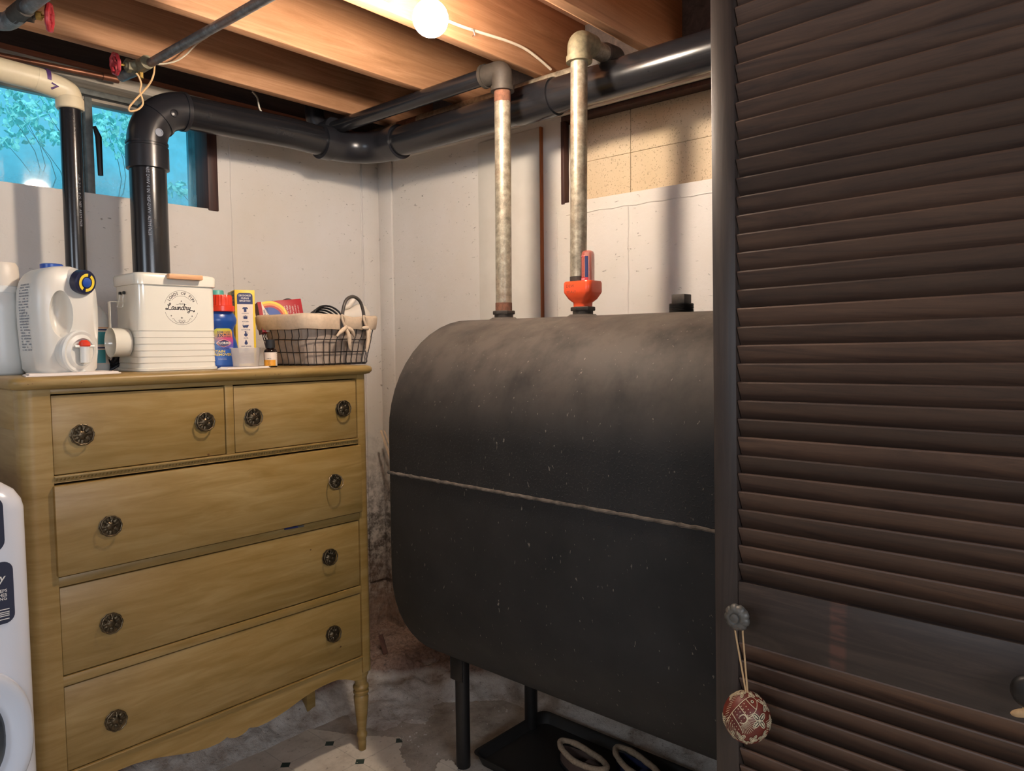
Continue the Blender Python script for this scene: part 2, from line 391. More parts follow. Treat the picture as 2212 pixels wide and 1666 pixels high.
def rrect(cx, cy, hx, hy, r, n=4):
    r = max(1e-5, min(r, hx*.999, hy*.999)); out = []
    for k, (sx_, sy_) in enumerate(((1, 1), (-1, 1), (-1, -1), (1, -1))):
        for i in range(n+1):
            a = PI/2*(k+i/n); out.append((cx+sx_*(hx-r)+r*math.cos(a), cy+sy_*(hy-r)+r*math.sin(a)))
    return out
def bend(pts, r, n=8):
    """round the corners of a polyline"""
    P = [Vector(p) for p in pts]; out = [P[0]]
    for i in range(1, len(P)-1):
        a = (P[i-1]-P[i]); b = (P[i+1]-P[i]); rr = min(r, a.length*.49, b.length*.49); a.normalize(); b.normalize()
        p0 = P[i]+a*rr; p1 = P[i]+b*rr
        for k in range(n+1):
            t = k/n; out.append((1-t)**2*p0+2*t*(1-t)*P[i]+t*t*p1)
    out.append(P[-1]); return out
def cat(pts, n=6):
    P = [Vector(p) for p in pts]; out = []
    for i in range(len(P)-1):
        p0 = P[max(i-1, 0)]; p1 = P[i]; p2 = P[i+1]; p3 = P[min(i+2, len(P)-1)]
        for k in range(n):
            t = k/n; out.append(.5*((2*p1)+(-p0+p2)*t+(2*p0-5*p1+4*p2-p3)*t*t+(-p0+3*p1-3*p2+p3)*t**3))
    out.append(P[-1]); return out

def wloc(o):
    v = Vector((0, 0, 0))
    while o is not None: v += o.location; o = o.parent
    return v
def build(name, mb, mat, parent=None, smooth=35, local=False, bevel=0, kind=None, base=None):
    """one mesh object; vertices are given in world metres unless local"""
    me = bpy.data.meshes.new(name); off = Vector((0, 0, 0)) if local else (wloc(parent) if parent else Vector((0, 0, 0)))
    if base is not None: off = off+(Vector(base)-off)
    me.from_pydata([tuple(Vector(p)-off) for p in mb.v], [], mb.f); me.validate(); me.update()
    if smooth: me.shade_smooth(); me.set_sharp_from_angle(angle=math.radians(smooth))
    me.materials.append(M[mat] if isinstance(mat, str) else mat)
    o = bpy.data.objects.new(name, me); COL.objects.link(o); o.parent = parent
    if base is not None: o.location = Vector(base)-(wloc(parent) if parent else Vector((0, 0, 0)))
    if bevel:
        b = o.modifiers.new('bevel', 'BEVEL'); b.width = bevel; b.segments = 2; b.limit_method = 'ANGLE'
    if kind: o['kind'] = kind
    return o
def tag(o, label=None, cat_=None, group=None, kind=None):
    if label: o['label'] = label
    if cat_: o['category'] = cat_
    if group: o['group'] = group
    if kind: o['kind'] = kind
    return o
def thing(name, loc, label, cat_, group=None, kind=None):
    o = bpy.data.objects.new(name, None); COL.objects.link(o); o.location = loc; o.empty_display_size = .05
    return tag(o, label, cat_, group, kind)
def struct(name, mb, mat, label=None, **k):
    o = build(name, mb, mat, **k); o['kind'] = 'structure'
    if label: o['label'] = label
    return o
_tcache = {}
def glyphs(s, size, align='CENTER', shear=0, bold=0, sx_=1.0):
    """flat lettering as (verts, faces) in the xy plane"""
    key = (s, align, shear, bold)
    if key not in _tcache:
        c = bpy.data.curves.new('t', 'FONT'); c.body = s; c.size = 1; c.align_x = align; c.align_y = 'CENTER'; c.shear = shear; c.offset = bold; c.resolution_u = 2
        o = bpy.data.objects.new('t', c); COL.objects.link(o); dg = bpy.context.evaluated_depsgraph_get(); dg.update()
        me = bpy.data.meshes.new_from_object(o.evaluated_get(dg)); v = [tuple(q.co) for q in me.vertices]; f = [tuple(p.vertices) for p in me.polygons]
        bpy.data.objects.remove(o); bpy.data.curves.remove(c); bpy.data.meshes.remove(me); _tcache[key] = (v, f)
    v, f = _tcache[key]; return [(x*size*sx_, y*size) for x, y, z in v], f
def lettering(mb, s, size, fn, u=0, v=0, **k):
    """fn maps (u, v) label metres to a point on the surface"""
    vs, fs = glyphs(s, size, **k); return mb.add([fn(a+u, b+v) for a, b in vs], fs)
def plane_fn(o, r, u, lift=.0006):
    o = Vector(o); r = Vector(r).normalized(); u = Vector(u).normalized(); n = r.cross(u)
    return lambda a, b: o+r*a+u*b+n*lift
def patch(mb, fn, u0, u1, v0, v1, nu=1, nv=1):
    vs = [fn(u0+(u1-u0)*i/nu, v0+(v1-v0)*j/nv) for j in range(nv+1) for i in range(nu+1)]
    return mb.add(vs, [(j*(nu+1)+i, j*(nu+1)+i+1, (j+1)*(nu+1)+i+1, (j+1)*(nu+1)+i) for j in range(nv) for i in range(nu)])
def poly2(mb, fn, pts): return mb.add([fn(a, b) for a, b in pts], [tuple(range(len(pts)))])
def stroke(mb, fn, pts, w):
    """a flat ribbon along 2-D points"""
    P = [Vector((p[0], p[1])) for p in pts]; vs = []
    ws = w if isinstance(w, (list, tuple)) else [w]*len(P)
    for i, p in enumerate(P):
        d = P[min(i+1, len(P)-1)]-P[max(i-1, 0)]; d = d.normalized() if d.length > 1e-9 else Vector((1, 0)); n = Vector((-d.y, d.x))*ws[i]/2
        vs += [fn(*(p+n)), fn(*(p-n))]
    return mb.add(vs, [(2*i+1, 2*i+3, 2*i+2, 2*i) for i in range(len(P)-1)])
def copy_tree(o, parent=None):
    c = o.copy(); COL.objects.link(c); c.parent = parent
    for ch in o.children: copy_tree(ch, c)
    return c

#@@SCENE
# ------------------------------------------------------------------ the room shell
WX0, WX1 = -2.15, at(469, 370, 1, 0).x            # window opening in the left wall
WT = 2.283; WZ0 = 1.920
m = MB(); m.box(-4.3, .25, 0, .25, -.2, WZ0); m.box(WX1, .25, 0, .128, WZ0, WT); m.box(WX1+.16, .25, .128, .25, WZ0, WT); m.box(-4.3, WX0, 0, .25, WZ0, WT)
wl_ = struct('wall_left', m, 'painted_concrete', 'off-white painted concrete wall with the daylight window, stained at the foot', smooth=0)
for px in (500, 780):
    x = at(px, 450, 1, 0).x; mm = MB()
    pts = [(x+.0015*math.sin(k*1.7), -.001, .5+k*.06) for k in range(29)]; mm.tube(pts, [.003+.0015*random.random() for _ in pts], 6)
    build('form_seam', mm, 'painted_concrete', wl_)
m = MB(); m.box(0, .25, -5.1, -2.6, -.2, WT)
RY0, RY1, RZ0, RZ1 = -2.3, at(1213, 340, 0, 0).y, 1.908, 2.236
m.box(0, .25, -2.6, 0, -.2, RZ0); m.box(0, .25, RY1, 0, RZ0, WT); m.box(0, .25, -2.6, RY0, RZ0, WT); m.box(0, .25, RY0, RY1, RZ1, WT)
wr_ = struct('wall_right', m, 'painted_concrete', 'off-white painted concrete wall behind the black tank', smooth=0)
for px in (848, 1204, 1357):
    y = at(px, 550, 0, 0).y; mm = MB(); top = 1.86 if px > 1000 else 2.2
    pts = [(-.001, y+.0015*math.sin(k*2.1), .6+k*.06) for k in range(int((top-.6)/.06)+1)]; mm.tube(pts, [.0025+.0015*random.random() for _ in pts], 6)
    build('form_seam', mm, 'painted_concrete', wr_)
mm = MB(); pts = [(-.001, y, 1.865+.002*math.sin(y*60)) for y in [RY1-.02-k*.05 for k in range(22)]]; mm.tube(pts, .0025, 6); build('form_seam', mm, 'painted_concrete', wr_)
# corner pilaster and smooth painted board between the pipes
mm = MB(); mm.box(-.012, 0, -.102, 0, .3, WT-.02, .003); build('form_board', mm, 'painted_concrete', wr_)
mm = MB(); mm.box(-.1, 0, -.012, 0, .3, WT-.02, .003); build('form_board', mm, 'painted_concrete', wl_)
ya, yb = at(1038, 500, 0, 0).y, at(1173, 500, 0, 0).y
mm = MB(); mm.box(-.012, 0, yb+.002, ya, .3, 2.2, .004); struct('trim_1', mm, 'painted_board', 'smooth off-white board on the right wall behind the first steel pipe')
mm = MB(); mm.box(-.016, 0, yb-.004, yb+.002, .4, 2.2, .001); struct('trim_2', mm, 'orange_stop', 'thin rusty brown strip along the edge of the white board')
struct('wall_far_left', MB().box(-4.3, -4.05, -5.1, -2.2, 0, 2.515).box(-4.3, -4.05, -1.2, 0, 0, 2.515).box(-4.3, -4.05, -2.2, -1.2, 0, 1.6).box(-4.3, -4.05, -2.2, -1.2, 2.2, 2.515), 'painted_concrete', 'painted concrete wall on the far left, outside the picture', smooth=0)
struct('wall_back', MB().box(-4.3, -3.5, -5.3, -5.05, 0, 2.515).box(-1.7, .25, -5.3, -5.05, 0, 2.515).box(-3.5, -1.7, -5.3, -5.05, 0, 1.55).box(-3.5, -1.7, -5.3, -5.05, 2.25, 2.515), 'painted_concrete', 'painted concrete wall behind the viewer', smooth=0)

# floor: bare slab, torn vinyl sheet, rough footing
def grid(mb, x0, x1, y0, y1, nx, ny, fz):
    vs = [(x0+(x1-x0)*i/nx, y0+(y1-y0)*j/ny) for j in range(ny+1) for i in range(nx+1)]
    return mb.add([(x, y, fz(x, y)) for x, y in vs], [(j*(nx+1)+i, j*(nx+1)+i+1, (j+1)*(nx+1)+i+1, (j+1)*(nx+1)+i) for j in range(ny) for i in range(nx)])
fl = struct('floor', MB().box(-4.3, .25, -5.3, .25, -.15, 0), 'slab_concrete', 'bare grey-brown concrete basement floor', smooth=0)
def hmound(x, y):
    n = noise.fractal(Vector((x*7, y*7, 3)), 1, 2, 5)*.034+noise.fractal(Vector((x*30, y*30, 7)), 1, 2, 4)*.009
    dl = -y; dr = -x
    a = min(1, max(0, 1-dl/.46)*3.2)*.085; b = max(0, 1-dr/.11)*.05; c = min(1, max(0, 1-(dl+dr)/.95)*3.4)*.095
    e = max(0, 1-math.hypot(x+.43, (y+.56)*1.0)/.2)*.03
    h = max(a, b, c)+e
    return -.012 if h < .004 else h+n*min(1, h*22)-.006
m = MB(); grid(m, -2.3, 0, -2.2, 0, 230, 200, hmound)
struct('footing', m, 'rubble', 'rough crumbled concrete footing heaped along the foot of the walls', smooth=180)
random.seed(3)
edge = [(-4.0, -.27), (-2.4, -.30), (-1.6, -.27), (-1.2, -.31), (-1.05, -.29), (-.93, -.27), (-.84, -.33), (-.78, -.36), (-.7, -.48), (-.66, -.57), (-.60, -.66), (-.563, -.712), (-.545, -.735), (-.562, -.772), (-.60, -.80), (-.625, -.845), (-.66, -.93), (-.655, -.99), (-.61, -1.0), (-.575, -.965), (-.545, -.955), (-.525, -.985), (-.54, -1.03), (-.60, -1.08), (-.64, -1.18), (-.66, -1.4), (-.62, -1.6), (-.64, -2.0), (-.6, -2.5), (-.6, -4.9), (-4.0, -4.9)]
jag = []
for i, p in enumerate(edge):
    q = edge[(i+1) % len(edge)]; n = 6 if i < len(edge)-3 else 1
    for k in range(n):
        t = k/n; w = .006 if k else 0; jag.append((p[0]+(q[0]-p[0])*t+random.uniform(-w, w), p[1]+(q[1]-p[1])*t+random.uniform(-w, w)))
v = build('vinyl_sheet', MB().prism(jag, .001, .0035, 2), 'vinyl_print', fl, smooth=0)
v['label'] = 'torn white vinyl flooring with small dark green diamonds'
# loose crumbs on the slab near the tank leg
random.seed(11)
cr_ = MB()
for k in range(240):
    x = random.uniform(-.8, -.1); y = random.uniform(-1.15, -.45); r = random.choice((.0012, .002, .0025, .004)); z = max(0, hmound(x, y))
    cr_.sphere((x, y, z+r*.4), r, r*random.uniform(.6, 1.3), r*.6, 6, 4)
struct('floor_crumbs', cr_, 'rubble').__setitem__('kind', 'stuff')
bpy.data.objects['floor_crumbs']['label'] = 'small concrete crumbs scattered over the floor by the tank leg'
bpy.data.objects['floor_crumbs']['category'] = 'rubble'

# ceiling: subfloor with joists
ce = struct('ceiling', MB().box(-4.3, .25, -5.3, .25, 2.515, 2.54), 'subfloor_wood', 'dark board subfloor above the joists', smooth=0)
for y in (-.36, -.764, -1.152, -1.532, -1.935, -2.34, -2.745, -3.15, -3.555, -3.96, -4.365, -4.77):
    mm = MB().box(-4.05, .0, y-.019, y+.019, 2.28, 2.515, .003); build('joist', mm, 'joist_wood', ce, base=(-2, y, 2.28))
for y in (-.764, -1.152, -1.532): pass
struct('trim_3', MB().box(-4.05, .0, .02, .2, 2.345, 2.515), 'dark_rim', 'dark rim joist above the left wall', smooth=0)
struct('trim_4', MB().box(-4.05, 0, -.012, .15, 2.322, 2.345, .002), 'sill_orange', 'orange-brown sill plate on top of the left wall', smooth=0)
struct('trim_5', MB().box(-4.05, 0, -.028, .2, WT, 2.322, .004), 'weathered_board', 'pale weathered board above the daylight window')
struct('trim_6', MB().box(-.05, .2, -2.75, 0, WT, 2.33, .004), 'weathered_board', 'pale weathered sill board on top of the right wall')
struct('trim_7', MB().box(.0, .2, -2.9, .2, 2.33, 2.515), 'dark_rim', 'dark rim boards between the joist ends on the right wall', smooth=0)
struct('trim_8', MB().box(-.020, .001, -2.6, -.1, 2.219, 2.252, .006), 'painted_board', 'white painted strip above the blocked window')

# blocked window in the right wall
w2 = struct('window_2', MB().box(-.002, .05, RY0, RY1, 2.203, 2.219, .001).box(-.004, .05, RY1-.014, RY1+.001, RZ0-.004, 2.203, .002), 'brown_frame', 'boarded-up basement window with a dark brown frame')
build('stop', MB().box(.030, .05, RY1-.028, RY1-.014, RZ0, 2.203, .001), 'orange_stop', w2)
build('caulk', MB().tube([(.028, RY1-.016+.001*math.sin(k), RZ0+.005+k*.0148) for k in range(20)], .003, 6), 'painted_board', w2)
yj = at(1362, 300, 0, .05).y
for (a, b) in ((RY1-.020, yj+.001), (yj-.001, -1.94), (-1.942, RY0)):
    for (c, d) in ((RZ0, 2.055), (2.056, 2.203)):
        build('insulation_panel', MB().box(.05, .075, a, b, c, d, .0012), 'insulation_board', w2, base=(.05, a, c))
build('backing', MB().box(.076, .1, RY0, RY1, RZ0, RZ1), 'dark_rim', w2)

# daylight window
GY = .09
w1 = struct('window_1', MB().box(WX0, WX1, .05, .13, 2.262, WT, .004), 'steel_frame', 'dirty two-pane basement window looking out on leaves')
build('head_strip', MB().box(WX0, WX1, .06, .12, 2.254, 2.262), 'black_rubber', w1)
build('head_strip', MB().box(WX0, WX1, .05, .12, 2.244, 2.254, .001), 'weathered_board', w1)
gx = at(437, 360, 1, .06).x; mx = at(192, 330, 1, .06).x
build('jamb', MB().box(at(447, 360, 1, 0).x, WX1, -.006, .12, WZ0-.006, 2.262, .003), 'brown_frame', w1)
build('side_strip', MB().box(gx, at(447, 360, 1, 0).x+.004, .03, .12, WZ0, 2.254, .002), 'steel_frame', w1)
build('side_strip', MB().box(gx+.008, gx+.017, .022, .03, 1.95, 2.15, .002), 'weathered_board', w1)
build('mullion', MB().box(mx-.012, mx+.012, .045, .13, WZ0, 2.254, .003).box(mx-.022, mx-.012, .07, .12, WZ0, 2.254, .002), 'steel_frame', w1)
build('latch_bar', MB().tube([(mx+.012, .035, 2.155), (mx+.022, .03, 2.12), (mx+.024, .03, 1.99)], [.006, .011, .009], 8), 'black_metal', w1)
build('bottom_rail', MB().box(WX0, gx, .07, .12, WZ0, WZ0+.012, .001), 'steel_frame', w1)
build('pane', MB().box(mx+.012, gx, GY, GY+.003, WZ0+.01, 2.246), 'dirty_glass', w1, smooth=0)
build('pane', MB().box(WX0, mx-.02, GY, GY+.003, WZ0+.01, 2.246), 'dirty_glass', w1, smooth=0)
build('reflection_strip', MB().box(at(405, 350, 1, .15).x, at(414, 350, 1, .15).x, .14, .155, WZ0, 2.26), 'reflection_blue', w1)  # bright reflection on the outer frame, modelled as a pale blue strip
# outside
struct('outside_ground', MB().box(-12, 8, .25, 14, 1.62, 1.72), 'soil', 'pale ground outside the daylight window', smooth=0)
def leaf_mesh():
    me = MB(); L = .055; prof = [(0, 0), (.25, .3), (.5, .36), (.75, .24), (1, 0)]
    vs = []; 
    for t, w in prof: vs += [(t*L, -w*L, -.01*t), (t*L, 0, .004), (t*L, w*L, -.01*t)]
    fs = []
    for i in range(4): a = i*3; fs += [(a, a+3, a+4, a+1), (a+1, a+4, a+5, a+2)]
    me.add(vs, fs); d = bpy.data.meshes.new('leaf'); d.from_pydata(me.v, [], me.f); d.materials.append(M['leaf_green']); return d
LEAF = leaf_mesh()
random.seed(5)
def shrub(label, centre, spots, n):
    t = thing('shrub', centre, label, 'shrub', 'shrubs outside the daylight window')
    m = MB()
    for (px, py, r, Y) in spots:
        c = at(px, py, 1, Y); m.tube(cat([Vector(centre), Vector((c.x, Y, (c.z+centre[2])/2)), c]), [.006*(1-k/14) for k in range(13)], 6)
    build('stem', m, 'stem_brown', t)
    for k in range(n):
        px, py, r, Y = random.choice(spots); a = random.gauss(0, 1)*r; b = random.gauss(0, 1)*r*.55
        p = at(px+a, py+b, 1, Y+random.uniform(-.3, .3)); o = bpy.data.objects.new('leaf', LEAF); COL.objects.link(o); o.parent = t
        o.location = p-Vector(centre); o.rotation_euler = (random.uniform(-.9, .9), random.uniform(0, 1.6), random.uniform(0, 6.28)); s_ = random.uniform(.42, 1.0); o.scale = (s_, s_, s_)
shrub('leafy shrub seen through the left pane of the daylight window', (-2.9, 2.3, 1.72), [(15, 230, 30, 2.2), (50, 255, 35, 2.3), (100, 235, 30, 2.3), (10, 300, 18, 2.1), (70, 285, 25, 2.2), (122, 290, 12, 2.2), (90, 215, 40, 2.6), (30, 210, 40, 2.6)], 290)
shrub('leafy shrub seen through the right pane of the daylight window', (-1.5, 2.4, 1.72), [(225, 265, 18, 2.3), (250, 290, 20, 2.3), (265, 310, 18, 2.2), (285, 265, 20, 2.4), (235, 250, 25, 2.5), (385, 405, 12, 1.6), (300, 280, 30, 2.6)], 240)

# the bare bulb
bc = at(930, 40, 2, 2.188)
t = thing('light_bulb', (bc.x, bc.y, 2.31), 'bare glowing round light bulb in a holder between the ceiling joists', 'lamp')
build('globe', MB().sphere(bc, .043, None, None, 24, 16), 'bulb_glow', t)
build('cap', MB().lathe([(.018, .040), (.016, .05), (.0135, .06), (.0135, .075)], bc, (0, 0, 1), 16), 'brass', t)
build('lamp_holder', MB().lathe([(.022, .062), (.024, .08), (.03, .09), (.055, .105), (.057, .112)], bc, (0, 0, 1), 24), 'porcelain', t)
build('mounting_board', MB().box(bc.x-.05, bc.x+.05, -1.513, -1.171, 2.301, 2.32, .002), 'joist_wood_y', t)
# white cable stapled along the third joist
c = MB(); P = [at(px, py, 1, -1.178) for px, py in ((960, 42), (1000, 58), (1050, 74), (1100, 90), (1135, 106), (1165, 128), (1190, 150))]
t = tag(build('ceiling_cable', c.tube(cat(P), .0045, 8), 'wire_white', base=P[0]), 'white cable stapled along the joist to the right of the bulb', 'cable')
st = at(1022, 70, 1, -1.184); build('staple', MB().tube([st+Vector((-.004, .006, .008)), st+Vector((-.004, -.003, .008)), st+Vector((.003, -.003, -.008)), st+Vector((.003, .006, -.008))], .0016, 6), 'chrome', t)
# ------------------------------------------------------------------ pipes
RY = -.27; PR = .055
xv = at(323, 460, 1, RY).x; zc = 2.177
t = thing('drain_pipe', (xv, RY, .4), 'thick black plastic drain pipe rising beside the laundry tin and running along both walls', 'pipe')
zel = at(322, 355, 1, RY).z
build('riser', MB().tube([(xv, RY, .1), (xv, RY, zel+.02)], PR, 32), 'black_pipe', t)
build('coupling', MB().lathe([(PR+.001, -.05), (PR+.009, -.048), (PR+.009, .02), (PR+.004, .023)], (xv, RY, zel+.03), (0, 0, 1), 32), 'black_elbow', t)
R1 = .13; cx_ = xv+R1; cz_ = zc-R1
arc = [(cx_-R1*math.cos(a), RY, max(cz_, 0)+R1*math.sin(a)) for a in [PI/2*k/14 for k in range(15)]]
e = build('elbow', MB().tube([(xv, RY, zel+.03)]+arc, PR+.005, 32), 'black_elbow', t)
for a in (.0, .72, 1.5):
    p = Vector((cx_-R1*math.cos(a), RY, cz_+R1*math.sin(a))); d = Vector((math.sin(a), 0, math.cos(a)))
    build('hub', MB().tube([p-d*.006, p+d*.006] if a else [p-d*.002, p+d*.004], PR+.0085, 32), 'black_elbow', e)
for a, q in ((.25, 0), (1.0, 1)):
    p = Vector((cx_-(R1-.01)*math.cos(a), RY-PR-.004, cz_+(R1-.01)*math.sin(a)))
    build('size_mark', MB().lathe([(.0125, 0), (.0125, .003), (.009, .004), (.009, .002), (.004, .003)], p, (0, -1, 0), 20), 'print_grey' if q == 0 else 'black_elbow', e)
x2 = -.28
build('wall_run', MB().tube([(cx_-.01, RY, zc), (-.62, RY, zc+.012), (x2-.17, RY, zc+.006)], PR, 32), 'black_pipe', t)
sw = [(x2-.15+.15*math.sin(a), RY-.15+.15*math.cos(a), zc+.006) for a in [PI/2*k/12 for k in range(13)]]
e2 = build('elbow', MB().tube([(x2-.20, RY, zc+.006)]+sw+[(x2, RY-.19, zc+.006)], PR+.006, 32), 'black_elbow', t)
build('hub', MB().tube([(x2-.215, RY, zc+.006), (x2-.17, RY, zc+.006)], PR+.010, 32), 'black_elbow', e2)
build('hub', MB().tube([(x2, RY-.165, zc+.006), (x2, RY-.22, zc+.006)], PR+.010, 32), 'black_elbow', e2)
build('side_run', MB().tube([(x2, RY-.2, zc+.006), (x2, -1.0, zc+.006), (x2, -2.7, zc+.016)], PR, 32), 'black_pipe', t)
ys = at(1120, 235, 0, x2).y
build('sleeve', MB().tube([(x2, ys, zc+.0065), (x2, ys-.16, zc+.0075)], PR+.0045, 32), 'black_pipe', t)
# printed lettering down the riser (grey specks of type)
lt = MB(); rf = lambda u, v: (xv+(PR+.0008)*math.sin(u/PR-.42), RY-(PR+.0008)*math.cos(u/PR-.42), 1.86+v)
rot = lambda a, b: rf(b, -a)
lettering(lt, 'ABS DWV 4 IN  NSF-DWV  ASTM F628', .013, rot, u=-.0, v=0)
build('lettering', lt, 'print_grey', t, smooth=0)

bx, by = at(155, 420, 1, -.2).x, -.2
t = thing('drain_pipe', (bx, by, .4), 'thin black plastic pipe rising behind the detergent jug to the cream elbow', 'pipe')
ztop = at(153, 235, 1, by).z
build('riser', MB().tube([(bx, by, .1), (bx+.006, by, ztop+.03)], .0295, 24), 'black_pipe', t)
lt = MB(); rf2 = lambda u, v: (bx+.003+.0302*math.sin(u/.031+.35), by-.0302*math.cos(u/.031+.35), 1.85+v)
lettering(lt, 'ABS DWV  2 IN  NSF  ASTM F628', .011, lambda a, b: rf2(b, -a)); build('lettering', lt, 'print_grey', t, smooth=0)
p0 = at(0, 150, 1, by); p1 = at(118, 181, 1, by)
el = Vector((bx+.006, by, p1.z-.004))
t = thing('plastic_pipe', (bx, by, ztop), 'cream plastic pipe with a purple-stained joint crossing the daylight window', 'pipe')
d = (p1-p0).normalized()
build('run', MB().tube([p0-d*1.2, p1-d*.02], .0335, 28), 'pvc_cream', t)
build('elbow', MB().tube(bend([p1-d*.05, Vector((bx+.006, by, p1.z-.014)), Vector((bx+.006, by, ztop+.005))], .10, 12), .0345, 28), 'pvc_cream', t)
build('socket', MB().lathe([(.036, 0), (.039, .003), (.039, .03), (.036, .036)], (bx+.006, by, ztop-.004), (0, 0, 1), 28), 'pvc_cream', t)
pj = at(100, 175, 1, by); build('primer_band', MB().tube([pj-d*.007, pj+d*.004], .0350, 28), 'purple_primer', t)
build('primer_drip', MB().tube([pj+Vector((.004, -.031, -.012)), pj+Vector((.02, -.033, -.018)), pj+Vector((.004, -.026, -.027))], .004, 8), 'purple_primer', t)

# steel risers from the tank
TX = -.43; TZ = 1.472
def TY(px): return at(px, 640, 0, TX).y
def fitting_base(t, y, hexr=.036):
    build('weld_collar', MB().lathe([(.062, -.03), (.055, .002), (.040, .010), (.038, .012)], (TX, y, TZ-.004), (0, 0, 1), 28), 'tank_steel', t)
    build('bushing', MB().lathe([(.030, .0), (.030, .012), (.031, .014)], (TX, y, TZ+.006), (0, 0, 1), 24), 'iron_dark', t)
    build('hex_bushing', MB().lathe([(hexr*.96, 0), (hexr, .002), (hexr, .010), (hexr*.94, .012)], (TX, y, TZ+.018), (0, 0, 1), 6), 'iron_dark', t)
y1 = TY(1088); y1t = at(1085, 150, 0, TX).y; z1t = at(1085, 140, 0, TX).z; z1t = min(z1t, 2.226); VX, VY = TX, at(704, 246, 0, TX).y
t = thing('steel_pipe', (TX, y1, TZ), 'rust-topped steel vent pipe standing on the left of the black tank', 'pipe')
fitting_base(t, y1)
build('riser', MB().tube([(TX, y1, TZ+.025), (TX, y1t, z1t)], .0255, 24), 'galvanised', t)
build('rust_ring', MB().tube([(TX, y1, TZ+.03), (TX, y1, TZ+.055)], .0265, 24), 'rust', t)
build('rust_ring', MB().tube([(TX, y1t+.001, z1t-.075), (TX, y1t, z1t-.01)], .026, 24), 'rust', t)
yo = y1t+.03
build('elbow', MB().tube([(TX, y1t, z1t-.035)]+bend([(TX, y1t, z1t-.02), (TX, y1t, z1t+.022), (TX, y1t+.07, z1t+.022)], .045, 8), [.034]*11 if False else .033, 24), 'iron_dark', t)
build('elbow_bead', MB().tube([(TX, y1t, z1t-.042), (TX, y1t, z1t-.028)], .037, 24).tube([(TX, y1t+.066, z1t+.022), (TX, y1t+.078, z1t+.022)], .037, 24), 'iron_dark', t)
build('vent_run', MB().tube([(TX, y1t+.07, z1t+.022), (VX, VY, 2.247)], .026, 24), 'black_pipe', t)
build('end_elbow', MB().tube(bend([(VX, VY-.05, 2.246), (VX, VY+.035, 2.247), (VX-.02, VY+.05, 2.30), (VX-.02, VY+.05, 2.36)], .04, 6), .0365, 24).tube([(VX, VY-.055, 2.246), (VX, VY-.03, 2.246)], .042, 24), 'black_elbow', t)

y2 = TY(1258); yp = at(1249, 560, 0, TX).y; ypt = at(1251, 110, 0, TX).y; z2t = at(1252, 112, 0, TX).z
t = thing('steel_pipe', (TX, ypt, TZ), 'steel fill pipe rising from the orange fitting with a tan elbow on top', 'pipe')
build('riser', MB().tube([(TX, yp, TZ+.10), (TX, ypt, z2t)], .0245, 24), 'galvanised', t)
build('thread', MB().tube([(TX, yp, TZ+.10), (TX, yp, TZ+.118)], .0249, 24), 'iron_dark', t)
cx3 = -.255; z2t = min(z2t, 2.229)
build('elbow', MB().tube([(TX, ypt, z2t-.025)]+bend([(TX, ypt, z2t-.02), (TX, ypt, z2t+.030), (TX+.06, ypt, z2t+.030)], .045, 8), .034, 24), 'bronze_green', t)
build('elbow_bead', MB().tube([(TX, ypt, z2t-.03), (TX, ypt, z2t-.014)], .0375, 24), 'bronze_green', t)
build('cross_run', MB().tube([(TX+.05, ypt, z2t+.03), (cx3, ypt, z2t+.03)], .0255, 24), 'galvanised', t)
build('elbow', MB().tube(bend([(cx3-.05, ypt, z2t+.03), (cx3+.02, ypt, z2t+.035), (cx3+.02, ypt+.05, z2t+.046), (cx3+.02, ypt+.09, 2.2575)], .045, 8), .032, 24), 'iron_dark', t)
t = thing('steel_pipe', (x2+.01, -1.3, 2.25), 'pale galvanised pipe lying above the thick black pipe along the right wall', 'pipe')
build('run', MB().tube([(-.235, -.12, 2.2575), (-.235, -1.33, 2.2575)], .0222, 20), 'galvanised', t)
build('collar', MB().tube([(-.235, -1.30, 2.2585), (-.235, -1.34, 2.2585)], .0235, 20), 'iron_dark', t)
yl = at(880, 265, 0, x2).y
build('paper_label', MB().tube([(-.235, yl+.1, 2.2575), (-.235, yl-.02, 2.2575)], .0228, 20), 'rust', t)

# orange fitting with the glass gauge
yf = TY(1259)
t = thing('tank_gauge', (TX, yf, TZ), 'bright orange cast fitting on the tank with a red gauge vial on its right', 'gauge')
fitting_base(t, yf)
rings = []
for z, hx, hy, oy in ((.030, .024, .024, 0), (.042, .024, .025, 0), (.052, .032, .036, 0), (.068, .036, .047, 0), (.072, .037, .049, 0), (.098, .037, .049, 0), (.103, .035, .047, 0)):
    rings.append([(TX+a, yf+b, TZ+z) for a, b in rrect(0, 0, hx, hy, .016, 4)])
b = build('body', MB().loft(rings), 'orange_paint', t, smooth=50)
ff = plane_fn((TX-.0372, yf, TZ+.085), (0, -1, 0), (0, 0, 1), .0004)
lt = MB(); lettering(lt, 'DEW', .0125, ff, -.018, .004); lettering(lt, 'SCULLY', .0095, ff, -.014, -.013)
build('cast_lettering', lt, 'rust', b, smooth=0)
yg = at(1271, 590, 0, TX-.01).y; gx_ = TX-.012
g = build('vial', MB().lathe([(.0185, .100), (.0188, .16), (.0185, .178), (.016, .185), (.009, .189)], (gx_, yg, TZ), (0, 0, 1), 28), 'red_clear', t)
build('float_tube', MB().lathe([(.010, .100), (.010, .183)], (gx_, yg, TZ), (0, 0, 1), 16), 'carton_cream', g)
cf = lambda r, a0: (lambda u, v: (gx_-r*math.cos(u/r+a0), yg-r*math.sin(u/r+a0), TZ+v))
vf = cf(.0191, -.30)
build('blue_band', patch(patch(MB(), vf, -.018, -.0075, .112, .172, 6), vf, .0085, .018, .112, .172, 6), 'print_navy', g)
build('red_band', patch(patch(MB(), vf, -.018, .018, .101, .112, 12), vf, -.007, .008, .170, .174, 6), 'print_red', g)
